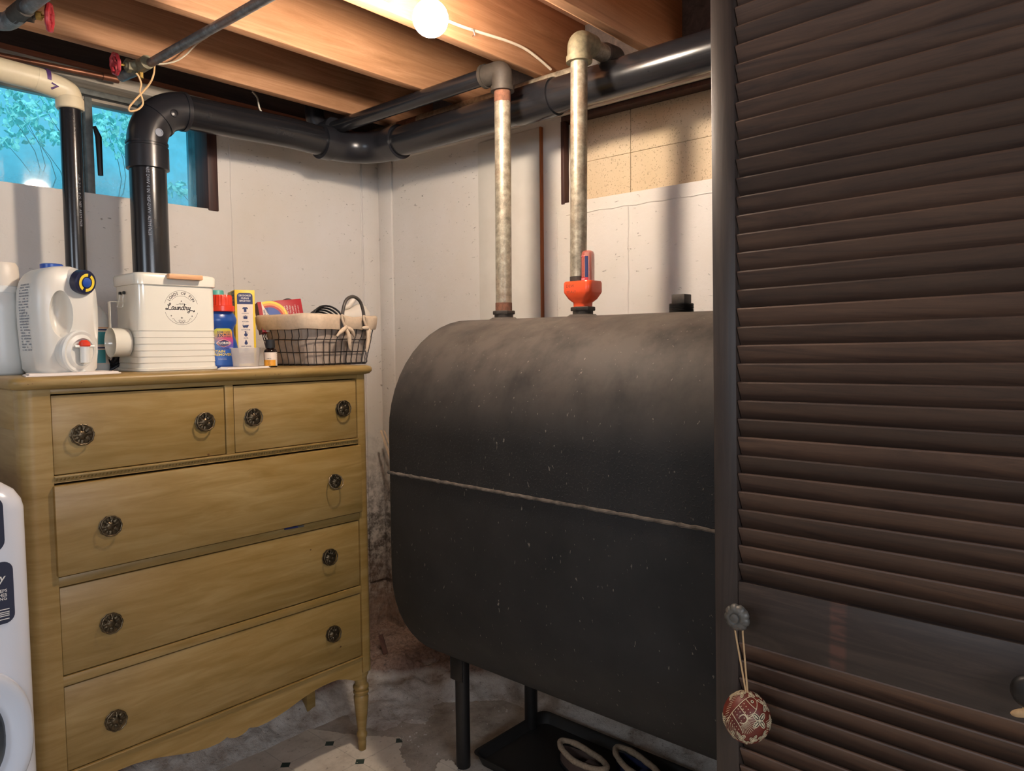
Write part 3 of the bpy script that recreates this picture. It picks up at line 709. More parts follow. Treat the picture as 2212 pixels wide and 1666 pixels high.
lt = MB(); vf2 = cf(.0194, -.30); lettering(lt, 'F  OIL  GAUGE  E', .0062, lambda a, b: vf2(-.0125-b, .142-a)); lettering(lt, 'OIL TANK', .0042, vf2, .0, .1725); lettering(lt, 'GAUGE', .005, vf2, .0, .107)
build('lettering', lt, 'print_white', g, smooth=0)

# plug
yq = TY(1472)
t = thing('tank_plug', (TX, yq, TZ), 'square-headed black threaded plug on top of the tank near the door', 'plug')
build('weld_collar', MB().lathe([(.060, -.028), (.052, .002), (.038, .008), (.035, .009)], (TX, yq, TZ-.006), (0, 0, 1), 28), 'tank_steel', t)
th = MB(); prof = []
for k in range(8): prof += [(.0325, .002+k*.003), (.0305, .0035+k*.003)]
build('thread', th.lathe(prof+[(.031, .026)], (TX, yq, TZ), (0, 0, 1), 28), 'black_metal', t)
build('square_head', MB().box(TX-.019, TX+.019, yq-.019, yq+.019, TZ+.024, TZ+.050, .002), 'iron_dark', t)

# ceiling pipes with valves
def wheel(t, c, ax, r, mat='valve_red'):
    A = Vector(ax).normalized(); X = A.orthogonal().normalized(); Y = A.cross(X); C = Vector(c)
    pts = [C+(r*(1+.06*math.cos(8*a)))*(math.cos(a)*X+math.sin(a)*Y) for a in [2*PI*k/48 for k in range(48)]]
    m = MB().tube(pts, r*.2, 8, loop=True)
    for k in range(4):
        a = PI/4+PI/2*k; m.tube([C, C+r*(math.cos(a)*X+math.sin(a)*Y)], r*.12, 6)
    m.lathe([(r*.28, -r*.15), (r*.28, r*.2)], C, A, 12)
    return build('hand_wheel', m, mat, t)
zp = 2.24
pa = at(300, 150, 2, zp); pb = at(540, 16, 2, zp)
dd = (pb-pa).normalized()
t = thing('water_pipe', pa, 'grey steel pipe crossing below the joists from a red-wheeled valve', 'pipe')
build('run', MB().tube([pa, pa+dd*2.6], .0125, 16), 'grey_conduit', t)
build('stub', MB().tube([at(262, 166, 2, zp-.005), pa], .015, 16), 'grey_conduit', t)
vb = at(300, 145, 2, zp); wc = at(249, 138, 1, vb.y)
build('valve_body', MB().tube([vb+Vector((.0, .02, 0)), vb-Vector((0, .06, 0))], .02, 12).tube([vb-Vector((0, .015, 0)), vb+(wc-vb)*.45, vb+(wc-vb)*.62], [.018, .015, .010], 12).lathe([(.02, -.006), (.02, .006)], vb+(wc-vb)*.45, wc-vb, 6), 'bronze_green', t)
build('stem', MB().tube([vb+(wc-vb)*.5, wc], .004, 8), 'brass', t); wheel(t, wc, wc-vb, .027)
build('drain_cap', MB().tube([vb+Vector((0, -.01, -.012)), vb+Vector((0, -.012, -.036))], .008, 6), 'brass', t)
pa = at(14, 50, 2, zp); pb = at(85, -5, 2, zp); dd = (pb-pa).normalized()
t = thing('water_pipe', pa, 'grey steel pipe with a bright red valve wheel in the top left corner', 'pipe')
build('run', MB().tube(bend([pa+Vector((-.6, 0, -.02)), pa+Vector((.0, 0, 0)), pa+dd*.25, pa+dd*2.2], .05, 8), .0165, 16), 'grey_conduit', t)
build('elbow', MB().tube(bend([pa+Vector((-.06, 0, -.003)), pa, pa+dd*.09], .04, 8), .022, 16), 'grey_conduit', t)
vb = at(42, 26, 2, zp); wc = at(107, 38, 1, vb.y-.03)
build('valve_body', MB().tube([vb-dd*.03, vb+dd*.04], .022, 12).tube([vb, vb+(wc-vb)*.4, vb+(wc-vb)*.55], [.017, .015, .011], 12).lathe([(.021, -.006), (.021, .006)], vb+(wc-vb)*.36, wc-vb, 8), 'iron_dark', t)
build('stem_nut', MB().lathe([(.011, -.008), (.011, .008)], vb+(wc-vb)*.62, wc-vb, 6), 'brass', t)
build('stem', MB().tube([vb+(wc-vb)*.5, wc], .004, 8), 'brass', t); wheel(t, wc, wc-vb, .03)
ca = at(0, 120, 1, -.06); cb = at(235, 168, 1, -.06); dd = (cb-ca).normalized()
t = tag(build('copper_pipe', MB().tube([ca-dd*1.2, ca, cb], .0095, 12).tube([cb-dd*.02, cb+dd*.03], .013, 12), 'copper', base=cb), 'dull copper pipe running just above the cream pipe', 'pipe')
# hanging wires
Y = -.42
P = [at(*p, 1, Y) for p in ((475, 55), (450, 78), (425, 95), (402, 118), (380, 132), (352, 138), (333, 138))]
tag(build('wire', MB().tube(cat(P), .0024, 8), 'wire_white', base=P[-1]), 'thin white wire hanging beside the grey steel pipe', 'wire')
P = [at(*p, 1, Y) for p in ((334, 138), (332, 160), (325, 178), (310, 197), (292, 216), (279, 232), (281, 240), (297, 237), (308, 226), (307, 212), (302, 198), (305, 182), (300, 166), (294, 158))]
tag(build('wire', MB().tube(cat(P), .0028, 8), 'wire_tan', base=P[0]), 'tan wire drooping in a loop below the red-wheeled valve', 'wire')
P = [at(*p, 1, -.20) for p in ((545, 198), (556, 212), (561, 235), (575, 252), (597, 263))]
tag(build('wire', MB().tube(cat(P), .0032, 8), 'wire_white', base=P[0]), 'short pale wire hooked over the thick black pipe', 'wire')

# ------------------------------------------------------------------ oil tank
TX0, TX1, TZ0, TZ1 = -.773, -.087, .362, 1.476
TYA, TYB = -.985, -2.50
def obround(ins, n=24):
    r = (TX1-TX0)/2-ins; cx = (TX0+TX1)/2; out = []
    zt = TZ1-(TX1-TX0)/2; zb = TZ0+(TX1-TX0)/2
    for k in range(n+1): a = PI*k/n; out.append((cx+r*math.cos(a), zt+r*math.sin(a)))
    for k in range(n+1): a = PI+PI*k/n; out.append((cx+r*math.cos(a), zb+r*math.sin(a)))
    return out
t = thing('oil_tank', ((TX0+TX1)/2, -1.74, 0), 'big black steel oil tank on legs, dusty on top, with a weld seam', 'tank')
rings = []
for dy, ins in ((.035, .30), (.030, .20), (.018, .08), (.006, .022), (0, .010), (-.006, .003), (-.014, 0)):
    rings.append([(x, TYA+dy, z) for x, z in obround(ins)])
for dy, ins in ((.014, 0), (.006, .003), (0, .01), (-.018, .08), (-.035, .30)):
    rings.append([(x, TYB+dy, z) for x, z in obround(ins)])
build('shell', MB().loft(rings), 'tank_steel', t, smooth=60)
n = 130; pts = []; rr = []
for k in range(n+1):
    y = TYA-.004+(TYB-TYA+.01)*k/n; pts.append((TX0-.0005, y, 1.013-.012*(k/n)+.0013*noise.noise(Vector((y*30, 0, 0))))); rr.append(.0046+.0026*noise.noise(Vector((y*60, 4, 0))))
build('weld_seam', MB().tube(pts, rr, 8), 'dust_bead', t)
legs = [(-.52, -1.035), (-.52, -2.42), (-.2, -1.06), (-.2, -2.42)]
for lx, ly in legs:
    l = build('leg', MB().tube([(lx, ly, 0), (lx, ly, .40)], .0235, 16), 'black_metal', t)
    build('bracket', MB().box(lx-.03, lx+.035, ly+.021, ly+.026, .30, .395, .002).box(lx-.03, lx-.025, ly-.03, ly+.021, .30, .40, .002), 'black_metal', l)
# boot tray under the tank with slippers
t = thing('boot_tray', (-.31, -1.35, 0), 'shallow black plastic tray on the floor under the tank', 'tray')
o = rrect(-.31, -1.44, .185, .385, .03, 4); 
rings = [[(x, y, z) for x, y in rrect(-.31, -1.44, .185+g, .385+g, .03, 4)] for z, g in ((.005, -.012), (.04, 0), (.043, .006), (.043, .002), (.038, -.004), (.012, -.018))]
build('base', MB().loft(rings), 'tray_black', t, smooth=50)
def slipper(name, c, yaw_, label, lining, outer, sc=1.0, tilt=0):
    t = thing(name, c, label, 'slipper', 'slippers in the tray under the tank'); t.rotation_euler = (tilt, 0, yaw_)
    L = .25*sc
    def sec(s, ins=0):   # s 0 heel .. 1 toe
        w = (.036+.014*math.sin(PI*min(1, s*.9+.15)))*sc-ins; return w
    rings = []
    for z, g in ((0, -.004), (.006, .002), (.014, .002), (.018, -.002)):
        rings.append([(.5*L*math.cos(a), (.036+.010*math.cos(a))*sc*math.sin(a)+g*math.sin(a), z) for a in [2*PI*k/28 for k in range(28)]])
    build('sole', MB().loft(rings), 'black_rubber', t, local=True)
    up = []; N = 28
    for z, g in ((.016, 0), (.035, .0), (.055, -.006), (.062, -.012)):
        up.append([(.49*L*math.cos(a)*(1-(.06 if z > .05 else 0)), (.036+.010*math.cos(a))*sc*math.sin(a)*(1+g*4), z-(.022 if math.cos(a) > .6 and z > .05 else 0)) for a in [2*PI*k/N for k in range(N)]])
    build('upper', MB().loft(up, False), outer, t, local=True, smooth=60)
    # toe cap
    m = MB(); rr_ = []
    for i in range(9):
        x = (.02+.47*i/8)*L; w = (.036+.010*x/(.5*L))*sc*math.sqrt(max(.02, 1-(x/(.5*L))**2)); h = (.068-.030*(i/8)**1.5)*sc
        rr_.append([(x, w*math.cos(PI*k/12), .016+(h-.016)*math.sin(PI*k/12)**.7) for k in range(13)])
    m.loft(rr_, False, False); build('toe_cap', m, outer, t, local=True, smooth=80)
    # fleece collar: thick lumpy roll round the opening
    pts = []; rs = []
    for k in range(40):
        a = 2*PI*k/40; x = -.08*L+.40*L*math.cos(a); y = .037*sc*math.sin(a); z = (.066+.016*(math.cos(a) < 0)*abs(math.cos(a))+.006*math.cos(a))*sc
        pts.append((x, y, z)); rs.append(.0095*sc*(1+.22*noise.noise(Vector((x*60, y*60, z*60)))))
    build('fleece_collar', MB().tube(pts, rs, 10, loop=True), lining, t, local=True, smooth=80); return t
a = at(1268, 1668, 2, .04); slipper('slipper', (a.x, a.y, .014), -1.75, 'brown slipper with pale edging, leftmost in the tray', 'fleece', 'suede')
a = at(1385, 1688, 2, .04); slipper('slipper', (a.x, a.y, .014), -1.9, 'slipper with a fluffy pale fleece collar, rightmost in the tray', 'fleece', 'navy_cloth')

# sticks leaning in the corner behind the tank
P = [at(823, 930, 1, -.14), 0]; d = (Vector((-.05, -.50, .11))-P[0])/3
t = tag(build('wooden_stick', MB().tube([P[0], P[0]+d*3.0], .0065, 4), 'stick_wood', base=P[0]), 'pale square wooden stick leaning in the corner, its front edge broad', 'stick', 'sticks leaning behind the tank')
P = [at(830, 930, 1, -.12), 0]; d = (Vector((-.03, -.55, .11))-P[0])/3
tag(build('wooden_stick', MB().tube([P[0], P[0]+d*3.0], .004, 4), 'stick_wood', base=P[0]), 'thinner pale stick leaning just right of the broad one', 'stick', 'sticks leaning behind the tank')
a = at(822, 1372, 1, -.26); b = at(838, 1428, 1, -.30)
tag(build('timber_offcut', MB().tube([a+Vector((0, 0, .0)), b], .012, 4), 'timber_brown', base=b), 'dark brown timber offcut standing against the dirty wall foot', 'timber')
# ------------------------------------------------------------------ dresser
FY = -.73; ZT = 1.33
t = thing('dresser', (-1.14, -.5, 0), 'tall mustard-yellow painted chest of drawers with five drawers and turned legs', 'dresser')
XL, XR = -1.655, -.648; BY = -.345
pl, pr = -1.592, -.690
P_ = 'mustard_paint'
rings = []
for z, g in ((1.300, .0), (1.303, .010), (1.311, .0155), (1.320, .016), (1.326, .0125), (ZT, .005)):
    rings.append([(x, y, z) for x, y in rrect((XL+XR)/2, (FY+BY)/2, (XR-XL)/2+.006+g, (FY-BY)/-2+.004+g, .03, 5)])
build('top', MB().loft(rings), P_, t, smooth=50)
random.seed(17); ch_ = MB()
for px in (503, 512, 524, 540, 552, 566, 574, 582, 594, 601, 608, 616, 628, 641, 59, 67, 175, 181):
    c_ = at(px+random.uniform(-2, 2), 800, 1, FY-.0195); w_ = random.uniform(.002, .006)
    ch_.sphere((c_.x, FY-.0185, 1.3165+random.uniform(-.003, .0035)), w_, .0015, random.uniform(.0012, .0026), 7, 4)
build('paint_chip', ch_, 'timber_brown', t, kind='stuff')
# posts with rounded outer corners, side panels, rails
def post(x0, x1, y0, y1, right):
    cx = (x0+x1)/2; cy = (y0+y1)/2; hx = abs(x1-x0)/2; hy = abs(y1-y0)/2
    pts = []
    for (a, b) in rrect(cx, cy, hx, hy, .027, 6):
        outer = (b < cy) and ((a > cx) if right else (a < cx)); pts.append((a, b) if outer else (cx+hx*(1 if a > cx else -1), cy+hy*(1 if b > cy else -1)))
    q = []
    for p in pts:
        if not q or (abs(p[0]-q[-1][0])+abs(p[1]-q[-1][1])) > 1e-6: q.append(p)
    return q
for x0, x1, rgt in ((XL, pl, False), (pr, XR, True)):
    build('post', MB().prism(post(x0, x1, FY, FY+.055, rgt), .285, 1.300, 2), P_, t, smooth=40)
    build('back_post', MB().box(x0 if not rgt else XR-.04, XL+.04 if not rgt else x1, BY, BY+.05, .05, 1.30, .002), P_, t)
for xs, s_ in ((XL, 1), (XR, -1)):
    build('side_panel', MB().box(xs+s_*.012, xs+s_*.022, FY+.05, BY-.0, .30, 1.30), P_, t)
    build('side_rail', MB().box(xs+s_*.002, xs+s_*.02, FY+.055, BY, 1.20, 1.30, .002), P_, t)
    build('side_rail', MB().box(xs+s_*.002, xs+s_*.02, FY+.055, BY, .28, .37, .002), P_, t)
build('back_panel', MB().box(XL+.01, XR-.01, BY-.006, BY, .3, 1.3), P_, t)
Z = [(1.088, 1.286), (.838, 1.069), (.588, .812), (.344, .562)]
def rail(name, z0, z1, y0=FY+.002): build(name, MB().box(pl, pr, y0, FY+.03, z0, z1, .0015), P_, t)
rail('rail', 1.287, 1.300); rail('rail', .813, .837); rail('rail', .563, .587)
rail('rail', 1.070, 1.088, FY+.008)
build('divider', MB().box(-1.149, -1.124, FY+.002, FY+.03, 1.088, 1.287, .0015), P_, t)
# carved moulding
bd = MB(); bd.box(pl, pr, FY-.006, FY+.012, 1.083, 1.088, .001).box(pl, pr, FY-.003, FY+.012, 1.0705, 1.0725, .0005)
mo = build('moulding', bd, P_, t)
bd = MB(); k = 0; x = pl+.006
while x < pr-.004:
    for dz, s_ in ((.0015, 1), (-.0015, -1)):
        bd.add([(x-.0045, FY+.003, 1.0777), (x+.0045, FY+.003, 1.0777), (x+s_*.003, FY+.003, 1.0777+dz*3), (x, FY-.005, 1.0777+dz*.6)], [(0, 1, 3), (1, 2, 3), (2, 0, 3)] if s_ > 0 else [(1, 0, 3), (2, 1, 3), (0, 2, 3)])
    x += .0088
bd.box(pl, pr, FY+.001, FY+.012, 1.0727, 1.083)
build('carved_beading', bd, P_, mo, smooth=0, kind='stuff')
# scalloped apron
prof = [(0, .249), (.012, .250), (.026, .255), (.035, .262), (.045, .258), (.061, .254), (.093, .254), (.126, .259), (.163, .267), (.19, .275), (.226, .285), (.26, .292), (.293, .296), (.33, .297), (.353, .295), (.385, .285), (.42, .268), (.449, .262)]
cxA = (pl+pr)/2; up = [(pr, .343), (pl, .343)]
poly = [(cxA-o, z) for o, z in reversed(prof)]+[(cxA+o, z) for o, z in prof[1:]]+up
ap = MB(); nlo = len(prof)*2-1
lo = poly[:nlo]; vs = []
for y in (FY+.004, FY+.024): vs += [(a, y, b) for a, b in lo]+[(a, y, .343) for a, b in lo]
q = nlo; fs = []
for i in range(q-1):
    fs += [(i, i+1, q+i+1, q+i), (2*q+i+1, 2*q+i, 3*q+i, 3*q+i+1), (i+1, i, 2*q+i, 2*q+i+1), (q+i, q+i+1, 3*q+i+1, 3*q+i)]
fs += [(0, q, 3*q, 2*q), (q-1, 3*q-1, 4*q-1, 2*q-1)]
build('apron', ap.add(vs, fs), P_, t, smooth=30)
build('apron_bead', MB().box(pl, pr, FY-.001, FY+.02, .339, .3435, .0015), P_, t)
legp = [(.010, 0), (.0125, .004), (.0145, .03), (.0135, .042), (.0175, .052), (.0185, .058), (.0165, .066), (.014, .072), (.015, .078), (.0205, .13), (.0245, .175), (.0255, .192), (.022, .200), (.0265, .207), (.0265, .213), (.023, .217), (.027, .224), (.0265, .231), (.021, .238), (.0215, .262), (.027, .274), (.027, .288)]
for x in (XL+.031, XR-.031): build('leg', MB().lathe(legp, (x, FY+.030, 0), (0, 0, 1), 24), P_, t)
for x in (XL+.025, XR-.025): build('leg', MB().box(x-.018, x+.018, BY-.04, BY, 0, .3, .002), P_, t)
PLATE = None
def pull(drawer, px, py, fy, open_=0):
    global PLATE
    c = at(px, py, 1, fy-.006)
    if PLATE is None:
        m = MB(); N = 40; rs = []
        for r, y in ((.0262, 0), (.0265, -.002), (.023, -.0035), (.0205, -.0025), (.016, -.0045), (.0125, -.0028), (.009, -.006), (.006, -.0075), (.002, -.008)):
            rs.append([(r*(1+(.035*math.cos(10*a) if r > .02 else .10*math.cos(6*a) if r > .008 else 0))*math.cos(a), y-(.0012*math.sin(12*a) if .01 < r < .022 else 0), r*(1+(.035*math.cos(10*a) if r > .02 else .10*math.cos(6*a) if r > .008 else 0))*math.sin(a)) for a in [2*PI*k/N for k in range(N)]])
        m.loft(rs)
        rg = MB(); pts = [(.0235*(1+.06*abs(math.sin(5*a)))*math.sin(a), 0, -.0235+.0235*(1+.06*abs(math.sin(5*a)))*math.cos(a)) for a in [2*PI*k/60 for k in range(60)]]
        rg.tube(pts, .0021, 8, loop=True)
        hg = MB().tube([(0, 0, .024), (0, -.009, .025), (0, -.009, .021)], .0028, 8)
        PLATE = [m, rg, hg]
    dx = c-wloc(drawer)
    p = build('pull_plate', PLATE[0], 'antique_brass', drawer, local=True, smooth=60); p.location = dx+Vector((.006*open_, .004, .002*open_))
    if open_: p.scale = (.86, 1, .86)
    r = build('pull_ring', PLATE[1], 'antique_brass', drawer, local=True); r.location = dx+Vector((-.003*open_, -.006, .025)); r.rotation_euler = (-.10-.35*open_, 0, -.10*open_)
    h = build('pull_hinge', PLATE[2], 'antique_brass', drawer, local=True); h.location = dx
def drawer(x0, x1, z0, z1, y, pulls, ov=0):
    g = .0022 if not ov else -ov
    d = build('drawer', MB().box(x0+g, x1-g, y, FY+.022, z0+abs(g)*.8, z1-abs(g), .002 if not ov else .003), P_, t, base=((x0+x1)/2, y, z0))
    build('drawer_box', MB().box(x0+.012, x1-.012, FY+.022, BY-.02, z0+.01, z1-.02), 'joist_wood', d, smooth=0)
    for q in pulls: pull(d, q[0], q[1], y, q[2] if len(q) > 2 else 0)
drawer(pl, -1.149, *Z[0], FY+.004, [(177, 940), (442, 912)])
drawer(-1.124, pr, *Z[0], FY+.004, [(547, 902), (741, 883)])
drawer(pl, pr, *Z[1], FY-.012, [(238, 1137), (722, 1042, 1)], .004)
drawer(pl, pr, *Z[2], FY+.005, [(240, 1347), (712, 1204)])
drawer(pl, pr, *Z[3], FY+.005, [(250, 1557), (720, 1370)])
a = at(615, 1143, 1, FY-.004); b = at(655, 1136, 1, FY-.006)
pn = tag(build('pen', MB().tube([a, b], .0035, 10), 'pen_blue', base=a), 'dark pen wedged under the proud second-row drawer', 'pen')
build('pen_tip', MB().tube([a+(b-a)*.68, b+(b-a)*.02], .0039, 10), 'chrome', pn)

# ------------------------------------------------------------------ washer
WY = -1.2; wxr = -1.772; wxl = -2.46; wzt = 1.158
t = thing('washing_machine', (-2.1, -.85, 0), 'white front-loading washing machine with rounded edges, left of the dresser', 'washer')
rings = []
for z, g in ((.03, .012), (.035, .004), (.05, 0), (wzt-.05, 0), (wzt-.035, .003), (wzt-.018, .012), (wzt-.006, .027), (wzt, .055)):
    rings.append([(x, y, z) for x, y in rrect((wxl+wxr)/2, (WY-.45)/2, (wxr-wxl)/2-g, (-.45-WY)/2-g*.8, .045, 8)])
build('cabinet', MB().loft(rings), 'washer_white', t, smooth=60)
for x in (wxl+.06, wxr-.06):
    for y in (WY+.06, -.52): build('foot', MB().lathe([(.02, 0), (.02, .01), (.012, .012), (.012, .035)], (x, y, 0), (0, 0, 1), 16), 'black_rubber', t)
ex = at(68, 1540, 1, WY).x; ez = at(40, 1575, 1, WY).z
def sup(cx, cz, rx, rz, n=2.5, N=64): return [(cx+rx*math.copysign(abs(math.cos(a))**(2/n), math.cos(a)), cz+rz*math.copysign(abs(math.sin(a))**(2/n), math.sin(a))) for a in [2*PI*k/N for k in range(N)]]
zt_ = at(0, 1407, 1, WY).z; rz_ = (zt_-ez)*1.04; rx_ = .22; dcx = ex-rx_
rings = [[(x, WY+yy, z) for x, z in sup(dcx, ez, rx_-g, rz_-g)] for yy, g in ((.002, 0), (-.014, .001), (-.022, .006), (-.024, .014), (-.018, .034), (-.010, .042))]
dr_ = build('door', MB().loft(rings), 'washer_ring', t, smooth=60)
build('glass', MB().loft([[(x, WY+yy, z) for x, z in sup(dcx, ez, rx_-g, rz_-g)] for yy, g in ((-.009, .043), (-.018, .048), (-.022, .08), (-.024, .12))]), 'washer_glass', dr_, smooth=60)
wf = plane_fn((0, WY, 0), (1, 0, 0), (0, 0, 1), .0009)
def rpoly(x0, x1, z0, z1, r): return rrect((x0+x1)/2, (z0+z1)/2, (x1-x0)/2, (z1-z0)/2, r, 6)
a = at(30, 1280, 1, WY); b = at(5, 1214, 1, WY); c = at(5, 1350, 1, WY)
stk = build('sticker', poly2(MB(), wf, rpoly(a.x-.17, a.x, c.z+.001, b.z, .016)), 'sticker_dark', t, smooth=0)
wf2 = plane_fn((0, WY, 0), (1, 0, 0), (0, 0, 1), .0016)
lt = MB(); q = at(9, 1248, 1, WY); lettering(lt, 'Easy', .02, wf2, q.x, q.z, align='RIGHT', shear=.2, bold=.01)
for s_, py in (('KEEPS', 1275), ('CLOTHES', 1284), ('TUMBLING', 1292)):
    q = at(15, py, 1, WY); lettering(lt, s_, .0078, wf2, q.x, q.z, align='RIGHT', bold=.015)
for py, w in ((1314, .05), (1320, .06), (1324, .06), (1328, .06), (1335, .05)):
    q = at(20, py, 1, WY); patch(lt, wf2, q.x-w, q.x, q.z-.0008, q.z+.0008)
build('lettering', lt, 'print_white', stk, smooth=0)
a = at(8, 1130, 1, WY); b = at(3, 1070, 1, WY); c = at(3, 1192, 1, WY)
build('display_panel', poly2(MB(), wf, rpoly(a.x-.5, a.x, c.z, b.z, .02)), 'sticker_dark', t, smooth=0)

# ------------------------------------------------------------------ things on the dresser
# laundry tin
xl_, xr_ = -1.335, -1.112; y0, y1_ = -.62, -.455; h = .272
t = thing('laundry_tin', ((xl_+xr_)/2, (y0+y1_)/2, ZT), 'cream enamel laundry tin with lid, wooden lid handle and black script emblem', 'tin')
rings = []
ribs = [(783, 1), (770, 1), (757, 1), (743, 1), (729, 1), (715, 1)]
zr = [at(390, p, 1, y0).z for p, _ in ribs]
prof = [(ZT, -.002), (ZT+.002, -.004), (ZT+.008, -.004), (ZT+.010, -.001), (ZT+.014, 0)]
for z in zr: prof += [(z-.0055, 0), (z-.003, .0007), (z-.001, .0007), (z+.0012, -.0007), (z+.0035, 0)]
prof += [(ZT+h-.03, 0), (ZT+h-.028, 0)]
for z, g in prof: rings.append([(x, y, z) for x, y in rrect((xl_+xr_)/2, (y0+y1_)/2, (xr_-xl_)/2-g, (y1_-y0)/2-g, .022, 6)])
body = build('body', MB().loft(rings), 'enamel_white', t, smooth=40)
rings = []
for z, g in ((-.030, -.003), (-.029, -.005), (-.004, -.006), (.001, -.003), (.004, .004), (.006, .03)):
    rings.append([(x, y, ZT+h+z) for x, y in rrect((xl_+xr_)/2, (y0+y1_)/2, (xr_-xl_)/2-g, (y1_-y0)/2-g, .024, 6)])
lid = build('lid', MB().loft(rings), 'enamel_white', t, smooth=50)
a = at(361, 596, 1, y0-.012); b = at(434, 603, 1, y0-.012)
build('lid_handle', MB().box(a.x, b.x, y0-.026, y0-.006, a.z-.008, a.z+.006, .002), 'lid_handle_wood', lid)
ff = plane_fn((at(392, 665, 1, y0).x, y0, at(392, 665, 1, y0).z), (1, 0, 0), (0, 0, 1), .0005)
lt = MB(); R0 = .0485
def arcp(r, a0, a1, n=24): return [(r*math.cos(math.radians(a0+(a1-a0)*k/n)), r*math.sin(math.radians(a0+(a1-a0)*k/n))) for k in range(n+1)]
stroke(lt, ff, arcp(R0, 14, 166, 40), .0007); stroke(lt, ff, arcp(R0, 196, 344, 40), .0007); stroke(lt, ff, arcp(R0*.70, 36, 144, 30), .0007)
wd_ = 'LOADS OF FUN'; rad = R0*.84
for k, ch in enumerate(wd_):
    if ch == ' ': continue
    an = math.radians(148-116*k/(len(wd_)-1)); gv, gf = glyphs(ch, .0112, bold=.012)
    lt.add([ff(rad*math.cos(an)+x*math.sin(an)+y*math.cos(an), rad*math.sin(an)-x*math.cos(an)+y*math.sin(an)) for x, y in gv], gf)
def scr(pts, w=.0016, ox=0, oy=0, s=1.0):
    P = cat([(ox+x*s, oy+y*s, 0) for x, y in pts], 5); stroke(lt, ff, [(p.x, p.y) for p in P], w)
# hand-drawn script word "Laundry"
s = .0112; oy = -.006
scr([(-.15, 1.25), (.15, 1.05), (.55, 1.25), (.65, 1.55), (.4, 1.6), (.2, 1.1), (0, .3), (-.3, -.02), (-.6, .02), (-.55, .3), (-.2, .2), (.4, -.05), (.95, .1)], .0021, -.038, oy, s)
def cursive(ox, pts): scr(pts, .0021, ox, oy, s)
A_ = [(.62, .62), (.35, .78), (.05, .5), (.08, .08), (.35, .02), (.6, .5), (.66, .75), (.58, .2), (.72, 0), (.95, .3)]
U_p = [(.0, .35), (.12, .75), (.05, .2), (.2, 0), (.45, .2), (.58, .75), (.5, .2), (.66, 0), (.9, .35)]
N_p = [(0, .35), (.12, .78), (.06, .35), (.02, 0), (.2, .55), (.45, .76), (.5, .5), (.48, .1), (.62, 0), (.86, .3)]
D_p = [(.62, .62), (.35, .78), (.05, .5), (.08, .08), (.35, .02), (.6, .5), (.85, 1.6), (.65, .6), (.6, .15), (.75, 0), (.95, .3)]
R_p = [(0, .35), (.15, .85), (.28, .7), (.5, .75), (.4, .3), (.45, .03), (.62, 0), (.85, .35)]
Y_p = [(0, .4), (.12, .75), (.06, .3), (.22, .05), (.45, .25), (.6, .78), (.5, .1), (.3, -.6), (0, -.75), (-.05, -.5), (.4, -.2), (1.0, -.12), (1.5, -.3)]
ox = -.0282
for g_, adv in ((A_, .0098), (U_p, .0092), (N_p, .0090), (D_p, .0102), (R_p, .0086), (Y_p, 0)): cursive(ox, g_); ox += adv
poly2(lt, ff, [(ox+.0145, -.0095), (ox+.0185, -.0055), (ox+.0205, -.0102), (ox+.0165, -.0125)])
def star(x, y, a): poly2(lt, ff, [(x+(a if k % 2 == 0 else a*.28)*math.cos(PI/4*k+PI/2), y+(a if k % 2 == 0 else a*.28)*math.sin(PI/4*k+PI/2)) for k in range(8)])
star(-.030, -.0235, .0032); star(0, -.029, .0042); star(.030, -.0235, .0032); star(0, .0185, .003)
for sg in (1, -1):
    scr([(sg*.0275, -.033), (sg*.024, -.031), (sg*.018, -.0395), (sg*.010, -.0425), (sg*.002, -.041), (sg*.003, -.036), (sg*.008, -.0355), (sg*.0085, -.039), (sg*.005, -.0395)], .0008)
    scr([(sg*.0145, .0095), (sg*.011, .0085), (sg*.007, .0105), (sg*.0015, .0095), (sg*.002, .0125), (sg*.005, .013), (sg*.005, .0105)], .0007)
for k in range(5): poly2(lt, ff, [((k-2)*.0025-.001, -.0425), ((k-2)*.0025, -.0455), ((k-2)*.0025+.001, -.0425)])
build('emblem', lt, 'print_black', body, smooth=0)
# side bail and scoop
a = at(262, 622, 0, xl_-.002); yb_ = at(266, 640, 0, xl_).y
build('eyelet', MB().tube([(xl_+.002, yb_-.014, ZT+.222), (xl_-.006, yb_-.014, ZT+.222)], .0045, 10).tube([(xl_+.002, yb_+.014, ZT+.222), (xl_-.006, yb_+.014, ZT+.222)], .0045, 10), 'black_metal', body)
bl_ = build('bail', MB().tube(cat([(xl_-.003, yb_+.014, ZT+.224), (xl_-.006, yb_+.012, ZT+.205), (xl_-.008, yb_+.017, ZT+.192), (xl_-.010, yb_+.016, ZT+.182), (xl_-.010, yb_-.016, ZT+.182), (xl_-.008, yb_-.017, ZT+.192), (xl_-.006, yb_-.012, ZT+.205), (xl_-.003, yb_-.014, ZT+.224)], 4), .0018, 8), 'enamel_white', t)
sc = at(238, 740, 1, -.545); sc2 = Vector((xl_-.004, -.548, sc.z)); sr = .041
t = thing('measuring_scoop', (sc.x, -.548, sc.z-sr), 'white metal measuring scoop hooked on the side of the laundry tin', 'scoop')
ax = (sc2-Vector((sc.x, -.548, sc.z))); L = ax.length
build('cup', MB().lathe([(sr*.30, L*.97), (sr*.93, L), (sr*.97, L*.97), (sr, 0), (sr*1.02, -.001), (sr*1.02, .001), (sr*.965, .003), (sr*.93, L*.94), (sr*.3, L*.92)], (sc.x, -.548, sc.z), ax, 36), 'enamel_white', t, smooth=50)
